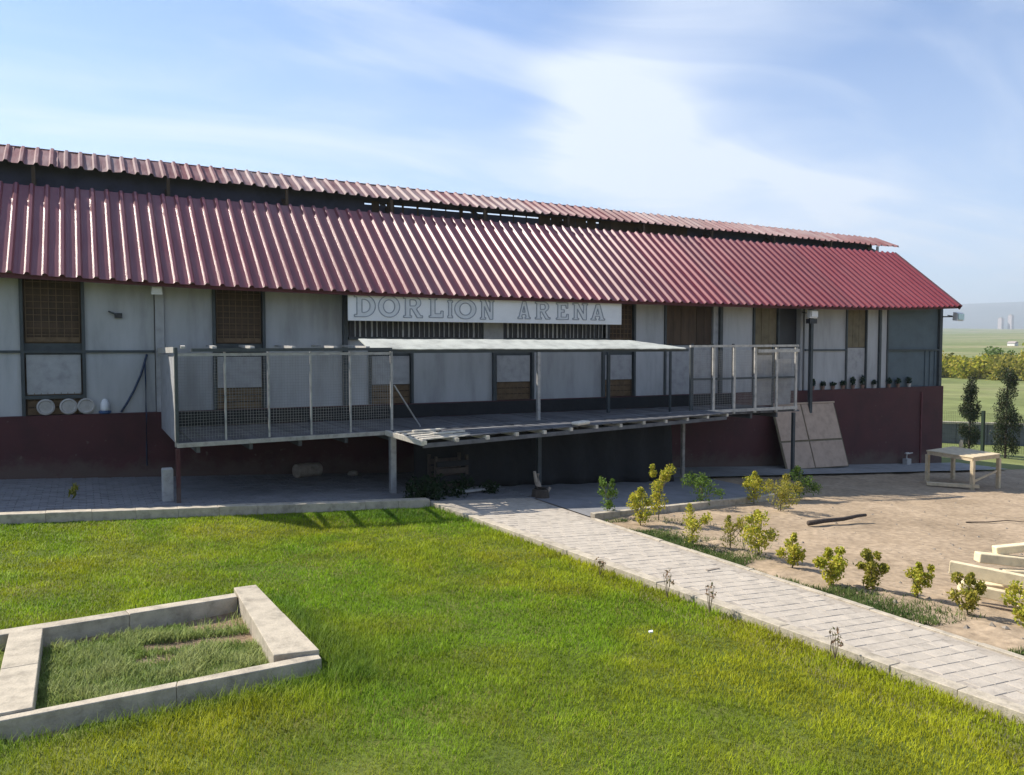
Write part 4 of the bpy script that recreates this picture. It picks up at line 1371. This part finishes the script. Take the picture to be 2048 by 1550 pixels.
# columnar conifers at the boundary
for (x, y, h, w, lab, sd_) in [(34.6, 3.45, 3.3, .46, 'slim dark columnar conifer nearest the barn corner', 1), (34.3, 1.72, 3.45, .62, 'stouter dark columnar conifer right of the green fence post', 2), (33.9, 5.1, 3.6, .40, 'dark columnar conifer mostly hidden by the barn corner', 3)]:
    z = gz(x) - .1
    t = thing('conifer', lab, 'tree', (x, y, z), 'columnar conifers by the fence')
    bb = MB(); bb.tube([(x, y, z - .1), (x + .03, y, z + h * .5), (x, y, z + h * .92)], .05, 7, .015)
    r = random.Random(sd_)
    cl = []
    for k in range(46):
        u = r.random()
        rr = w * (0.45 + .55 * math.sin(min(1, u * 1.15 + .12) * math.pi)) * r.uniform(.5, 1)
        a = r.uniform(0, 6.28)
        e = Vector((x + rr * math.cos(a) * .75, y + rr * math.sin(a) * .75, z + .25 + u * (h - .35)))
        cl.append((tuple(e), (w * .42, w * .42, w * .6)))
        bb.tube([(x, y, e.z - .18), tuple(e)], .012, 4, .005)
    bb.build('trunk', M['bark'], t)
    leaves('crown', cl, 6500, .10, [(.035, .055, .022), (.055, .075, .03), (.025, .04, .018), (.09, .085, .05)], t, 'conifer', .35, 1.0, 40 + sd_)

# boundary fence and low wall
fn = thing('wire_fence', 'green wire boundary fence with thin dark posts beyond the yard', 'fence', (34.2, 2.6, gz(34)))
fp = [(32.9, 6.6), (34.19, 2.6), (35.5, -1.4), (36.8, -5.4), (38.1, -9.4)]
M['fencegreen'] = mat('dark_green_fence_paint', (0.012, 0.03, 0.016), 0.5, 0.2, 5, bump=0)
for (x, y) in fp:
    bb = MB(); bb.box(x - .055, x + .055, y - .055, y + .055, gz(x) - .3, gz(x) + 1.72); bb.build('post', M['fencegreen'], fn)
bb = MB()
for (x, y), (x2, y2) in zip(fp, fp[1:]):
    for k in range(9):
        bb.beam((x, y, gz(x) + .1 + k * .19), (x2, y2, gz(x2) + .1 + k * .19), .006, .006, caps=False)
    for k in range(1, 60):
        u = k / 60
        X, Y = x + (x2 - x) * u, y + (y2 - y) * u
        bb.beam((X, Y, gz(X) + .1), (X, Y, gz(X) + 1.62), .004, .004, caps=False)
bb.build('wire_mesh', M['fencegreen'], fn)
lw = thing('low_wall', 'low grey boundary wall with a pale coping behind the conifers', 'wall', (39.6, 6, -2.2))
pa, pb_ = Vector((37.2, 9.0, 0)), Vector((44.5, 1.2, 0))
n = 8
for i in range(n):
    a, c = pa.lerp(pb_, i / n), pa.lerp(pb_, (i + 1) / n - .002)
    bb = MB(); bb.beam((a.x, a.y, -1.75), (c.x, c.y, -1.75), .2, 1.1); bb.build('wall_block', M['darkblock'], lw)
    bb = MB(); bb.beam((a.x, a.y, -1.15), (c.x, c.y, -1.15), .3, .098); bb.build('coping', M['kerb'], lw)

# bushes far beyond the field
BU = [(112, 61, 4.2, 5.5, YG, 'yellow-green bush just clear of the barn corner, beyond the field'), (124, 66, 3.2, 5, OL, 'olive bush behind the yellow-green one by the barn corner'), (128, 60, 3.8, 6.5, OL, 'wide olive bush beyond the field between the conifers'), (133, 57, 4.6, 7, YG, 'bright broad bush beyond the field behind the fence post'),
      (120, 50, 3.4, 6, OL, 'dull olive bush beyond the field, behind the stouter conifer'), (140, 60, 5.4, 8, YG, 'tallest yellow-green bush at the back of the far row'), (128, 48, 4.4, 7, YG, 'bright bush beyond the field at the frame edge'), (150, 75, 5, 7, GR, 'deep green bush at the back of the far row'),
      (118, 60.5, 3.4, 6, OL, 'rounded olive bush between the corner bush and the wide one'), (112, 55.5, 3.0, 7, YG, 'low broad yellow-green bush right behind the slim conifer'), (112, 47, 3.2, 7, OL, 'low olive bush right behind the stouter conifer')]
for i, (x, y, h, w, cc, lab) in enumerate(BU):
    z = -2.2
    t = thing('bush', lab, 'bush', (x, y, z), 'bushes beyond the green field')
    r = random.Random(200 + i)
    cl = [((x + r.uniform(-.8, .8) * w / 2, y + r.uniform(-.8, .8) * w / 2, z + h * r.uniform(.15, .8)), r.uniform(.18, .32) * w) for k in range(9)]
    bb = MB(); bb.tube([(x, y, z - .2), (x, y, z + h * .6)], .12, 6, .05); bb.build('trunk', M['bark'], t)
    leaves('crown', cl, 1500, .55, [tuple(k * .8 for k in q) for q in cc], t, 'leaf', .6, .3, 300 + i)
# far buildings
def far_xy(px, r):
    a = YAW - math.atan((px - 1024) / 1650.0)
    return CAM.x + math.cos(a) * r, CAM.y + math.sin(a) * r


x, y = far_xy(2024, 420)
fb = thing('farm_shed', 'tiny white farm shed far across the plain', 'shed', (x, y, 0))
bb = MB(); bb.box(x - 1.3, x + 1.3, y - 1.6, y + 1.6, 1.0, 4.4); bb.build('wall', M['farwhite'], fb)
bb = MB(); bb.prism([(x - 1.5, y - 1.8, 4.4), (x + 1.5, y - 1.8, 4.4), (x, y - 1.8, 5.2)], (0, 3.6, 0)); bb.build('roof', M['farroof'], fb)
for px, h, lab in ((1999, 18, 'left one of two faint tower blocks on the hazy plain'), (2019, 25, 'right one of two faint tower blocks on the hazy plain')):
    x, y = far_xy(px, 2500)
    tw = thing('tower_block', lab, 'tower', (x, y, 76), 'hazy tower blocks on the plain')
    bb = MB(); bb.box(x - 5, x + 5, y - 5, y + 5, 30, 60 + h); bb.build('wall', M['fartower'], tw)
    bb = MB(); bb.box(x - 3, x + 3, y - 3, y + 3, 60 + h, 62.5 + h); bb.build('roof', M['farroof'], tw)

# ------------------------------------------------------------------ planter in the lawn
pl = thing('planter', 'square sunken planter edged with kerb stones in the lawn', 'planter', (1.95, -10.7, -.1))
W = .0
FLo, FLi, FRi, FRo = (.60, -9.98), (1.06, -10.22), (2.82, -9.62), (3.02, -9.24)
NRo, NRi, NLi, NLo = (3.24, -11.70), (2.82, -11.46), (1.11, -11.93), (.74, -12.35)


def stone_quad(a, b_, c, d, n, ztop, zbot):
    """stones between edge a->b (outer) and d->c (inner)"""
    a, b_, c, d = map(Vector, (a, b_, c, d))
    for i in range(n):
        g = .0008
        u0, u1 = i / n + g, (i + 1) / n - g
        q = [a.lerp(b_, u0), a.lerp(b_, u1), d.lerp(c, u1), d.lerp(c, u0)]
        o2 = rng.uniform(-.008, .008)
        bb = MB()
        bb.add([(p.x, p.y, zbot) for p in q] + [(p.x, p.y, gz(p.x) + ztop + o2) for p in q],
               [(0, 3, 2, 1), (4, 5, 6, 7), (0, 1, 5, 4), (1, 2, 6, 5), (2, 3, 7, 6), (3, 0, 4, 7)])
        cc = sum(q, Vector((0, 0))) / 4
        bb.build('kerb_stone', M['kerb'], pl, bevel=.005, loc=(cc.x, cc.y, gz(cc.x)))


stone_quad((.70, -9.98), (2.83, -9.42), (2.83, -9.57), (.76, -10.13), 2, .055, -.4)       # far side
stone_quad((3.08, -9.21), (3.20, -11.47), (2.815, -11.47), (2.84, -9.26), 2, .07, -.4)   # right side
stone_quad((3.19, -11.585), (.86, -12.02), (.90, -11.93), (3.19, -11.455), 2, .045, -.4)   # near side
stone_quad((.83, -10.12), (.84, -11.935), (1.09, -11.89), (1.085, -10.06), 2, .06, -.4)      # left side
bb = MB()
n = 14
vv = []
for j in range(n + 1):
    for i in range(n + 1):
        u, v = i / n, j / n
        p = Vector((.85, -10.0)).lerp(Vector((3.0, -9.5)), u).lerp(Vector((.85, -12.15)).lerp(Vector((3.0, -11.6)), u), v)
        vv.append((p.x, p.y, gz(p.x) - .11 + .03 * noise.noise((p.x * 3, p.y * 3, 9))))
bb.add(vv, [(j * (n + 1) + i, j * (n + 1) + i + 1, (j + 1) * (n + 1) + i + 1, (j + 1) * (n + 1) + i) for j in range(n) for i in range(n)])
bb.build('soil', M['bedsoil'], pl, smooth=True)


# ------------------------------------------------------------------ grass
def inside_quad(x, y, q):
    r = np.ones(len(x), bool)
    for i in range(4):
        (ax, ay), (bx, by) = q[i], q[(i + 1) % 4]
        r &= ((bx - ax) * (y - ay) - (by - ay) * (x - ax)) >= 0
    return r


def vnoise(x, y, s, seed):
    g = np.random.default_rng(seed)
    T = g.random((64, 64))
    u, v = x * s + 100, y * s + 100
    i, j = np.floor(u).astype(int), np.floor(v).astype(int)
    fu, fv = u - i, v - j
    fu, fv = fu * fu * (3 - 2 * fu), fv * fv * (3 - 2 * fv)
    a = T[i % 64, j % 64] * (1 - fu) + T[(i + 1) % 64, j % 64] * fu
    b_ = T[i % 64, (j + 1) % 64] * (1 - fu) + T[(i + 1) % 64, (j + 1) % 64] * fu
    return a * (1 - fv) + b_ * fv


def blades(name, x, y, z, h, w, colr, parent=None, lean=.5, seed=3):
    g = np.random.default_rng(seed)
    n = len(x)
    a = g.uniform(0, 2 * np.pi, n)
    fa = a + g.uniform(-.8, .8, n) + np.pi / 2
    L = g.uniform(.15, 1, n) * lean * h
    dx, dy = np.cos(a) * L, np.sin(a) * L
    sx, sy = np.cos(fa) * w / 2, np.sin(fa) * w / 2
    V = np.empty((n, 5, 3))
    V[:, 0] = np.stack([x - sx, y - sy, z], 1); V[:, 1] = np.stack([x + sx, y + sy, z], 1)
    V[:, 2] = np.stack([x + sx * .8 + dx * .35, y + sy * .8 + dy * .35, z + h * .6], 1)
    V[:, 3] = np.stack([x - sx * .8 + dx * .35, y - sy * .8 + dy * .35, z + h * .6], 1)
    V[:, 4] = np.stack([x + dx, y + dy, z + h], 1)
    off = np.array(WLOC[parent.name]) if parent else np.zeros(3)
    V -= off
    me = bpy.data.meshes.new(name)
    me.vertices.add(5 * n); me.vertices.foreach_set('co', V.ravel())
    o5 = np.arange(n)[:, None] * 5
    li = np.concatenate([o5 + np.array([[0, 1, 2, 3]]), o5 + np.array([[3, 2, 4]])], 1).ravel()
    me.loops.add(7 * n); me.loops.foreach_set('vertex_index', li)
    st_ = np.stack([np.arange(n) * 7, np.arange(n) * 7 + 4], 1).ravel()
    me.polygons.add(2 * n); me.polygons.foreach_set('loop_start', st_); me.polygons.foreach_set('loop_total', np.tile([4, 3], n))
    me.update()
    ca = np.ones((n, 5, 4)); ca[:, :, :3] = colr[:, None, :]
    at = me.color_attributes.new('Col', 'FLOAT_COLOR', 'POINT'); at.data.foreach_set('color', ca.ravel())
    me.materials.append(M['grass'])
    o = bpy.data.objects.new(name, me); col.objects.link(o)
    if parent:
        o.parent = parent; WLOC[o.name] = Vector(off)
    o['kind'] = 'stuff'
    return o


def lerpc(t, a, b_):
    return np.array(a)[None] * (1 - t[:, None]) + np.array(b_)[None] * t[:, None]


N = 1500000
gx, gy = nrg.uniform(-11, 8.6, N), nrg.uniform(-17.5, -4.24, N)
d = np.hypot(gx - CAM.x, gy - CAM.y)
keep = nrg.random(N) < np.minimum(1, (6.0 / d) ** 1.1) * np.where(np.abs(((gx - CAM.x) * rt2.x + (gy - CAM.y) * rt2.y) / np.maximum(.5, (gx - CAM.x) * fw2.x + (gy - CAM.y) * fw2.y)) < .72, 1, .12)
keep &= gx < (7.30 + (-4.2 - gy) * 0.088 - 0.185)
keep &= d > 2.0
PQ = [(.74, -9.98), (.84, -12.17), (3.22, -11.70), (3.06, -9.24)]
keep &= ~inside_quad(gx, gy, PQ)
gx, gy, d = gx[keep], gy[keep], d[keep]
n = len(gx)
print('lawn blades', n)
pt = np.clip(vnoise(gx, gy, .55, 1) * .6 + vnoise(gx, gy, 1.7, 2) * .4, 0, 1)
fine = vnoise(gx, gy, 6, 3)
c = lerpc(np.clip((pt - .3) * 2.0 - .55 * np.exp(-((gx - 6.2) / 2.2) ** 2 - ((gy + 5.5) / 1.8) ** 2) + .25 * (gy < -11.5), 0, 1), (.205, .340, .014), (.350, .372, .016))
dry = nrg.random(n) < .02 + .06 * (vnoise(gx, gy, 1.1, 8) > .62)
c[dry] = (.34, .29, .09)
mot = vnoise(gx, gy, 3.1, 12)
c *= (0.62 + .32 * fine + .42 * mot)[:, None] * nrg.uniform(.78, 1.22, (n, 1))
edge = np.minimum.reduce([np.abs(gy + 4.28) + .25, np.abs(gx - (7.12 + (-4.2 - gy) * .088)), np.hypot(np.clip(np.abs(gx - 1.95) - 1.25, 0, None), np.clip(np.abs(gy + 10.8) - 1.2, 0, None))])
tall = np.exp(-(edge / .22) ** 2)
lush_shade = np.exp(-(((gx - 3.5) / .45) ** 2 + ((gy + 11.2) / .9) ** 2)) + np.exp(-(((gx - 6.3) / .8) ** 2 + ((gy + 4.9) / .6) ** 2))
h = (.034 + .026 * fine + .055 * np.clip(tall, 0, 1) * nrg.random(n) + .06 * lush_shade * nrg.random(n)) * nrg.uniform(.7, 1.25, n)
h *= np.where(gy > -4.42, .55, 1)
ln = np.abs(gy + 12.20 - (gx - .9) * .19)
band = np.exp(-(np.where((gx > .3) & (gx < 3.5), ln, 9) / .13) ** 2) + np.exp(-(np.where((gy < -9.3) & (gy > -11.9), np.abs(gx - 3.38 + (gy + 11) * .04), 9) / .16) ** 2) * .8  # taller grass along the planter walls, darkened as painted shade
lush_shade = np.clip(lush_shade + band, 0, 1)
h += .05 * band * nrg.random(n)
dk_ = np.clip(lush_shade, 0, 1)[:, None]
c = c * (1 - dk_ * .6) + np.array([.05, .15, .02])[None] * dk_ * .6
z = -0.053 * np.clip(gx, -15, 38) - .095
w = .0052 * np.clip(d / 6, .9, 2.4) * nrg.uniform(.7, 1.3, n)
blades('lawn_grass', gx, gy, z, h, w, c, None, 1.0)

# weeds and grass in the planter
n = 34000
px_, py_ = nrg.uniform(.95, 2.95, n), nrg.uniform(-12.0, -9.5, n)
ok = inside_quad(px_, py_, [(1.09, -10.2), (1.08, -11.93), (2.83, -11.44), (2.81, -9.68)])
bare = (np.hypot((px_ - 2.6) / .36, (py_ + 9.9) / .26) < 1) | (np.hypot((px_ - 1.95) / .2, (py_ + 10.75) / .12) < 1)
ok &= (~bare | (nrg.random(n) < .10)) & (vnoise(px_, py_, 2.5, 21) > .18)
px_, py_ = px_[ok], py_[ok]
n = len(px_)
f = vnoise(px_, py_, 5, 22)
c = lerpc(f, (.17, .26, .045), (.36, .40, .14)) * nrg.uniform(.7, 1.3, (n, 1))
blades('planter_weeds', px_, py_, -.053 * px_ - .12, (.05 + .06 * f) * nrg.uniform(.6, 1.3, n), np.full(n, .009), c, pl, 1.0, 7)

# ground weeds along the right side of the path and round the bed
n = 52000
wx, wy = nrg.uniform(9.35, 11.4, n), nrg.uniform(-16, -6.4, n)
dens = vnoise(wx, wy, 1.3, 31)
ok = (dens > .44) & (nrg.random(n) < np.exp(-((wx - 9.65) / .5) ** 2) + .12 * (dens > .6))
wx, wy = wx[ok], wy[ok]
n = len(wx)
f = vnoise(wx, wy, 4, 32)
c = lerpc(f, (.05, .10, .02), (.14, .18, .05)) * nrg.uniform(.7, 1.3, (n, 1))
blades('ground_weeds', wx, wy, -.053 * wx - .07, (.04 + .05 * f) * nrg.uniform(.6, 1.3, n), np.full(n, .011), c, None, 1.1, 9)

# field grass tufts inside the fence on the right
# pebbles and crumbs on the soil
bb = MB()
for k in range(1000):
    x, y = rng.uniform(9.5, 27), rng.uniform(-15, -4.2)
    s = rng.choice((.008, .012, .012, .018, .03)) * (1.0 if x > 11 else 1.3)
    z = gz(x) - .075 + soil_fn(x, y)
    a = rng.uniform(0, 6)
    vv = [(x + s * math.cos(a + i * 1.57) * rng.uniform(.7, 1.3), y + s * math.sin(a + i * 1.57) * rng.uniform(.7, 1.3), z) for i in range(4)] + [(x, y, z + s * rng.uniform(.6, 1.1))]
    bb.add(vv, [(0, 1, 4), (1, 2, 4), (2, 3, 4), (3, 0, 4)])
struct(bb.build('pebbles', M['stone']), 'stuff')
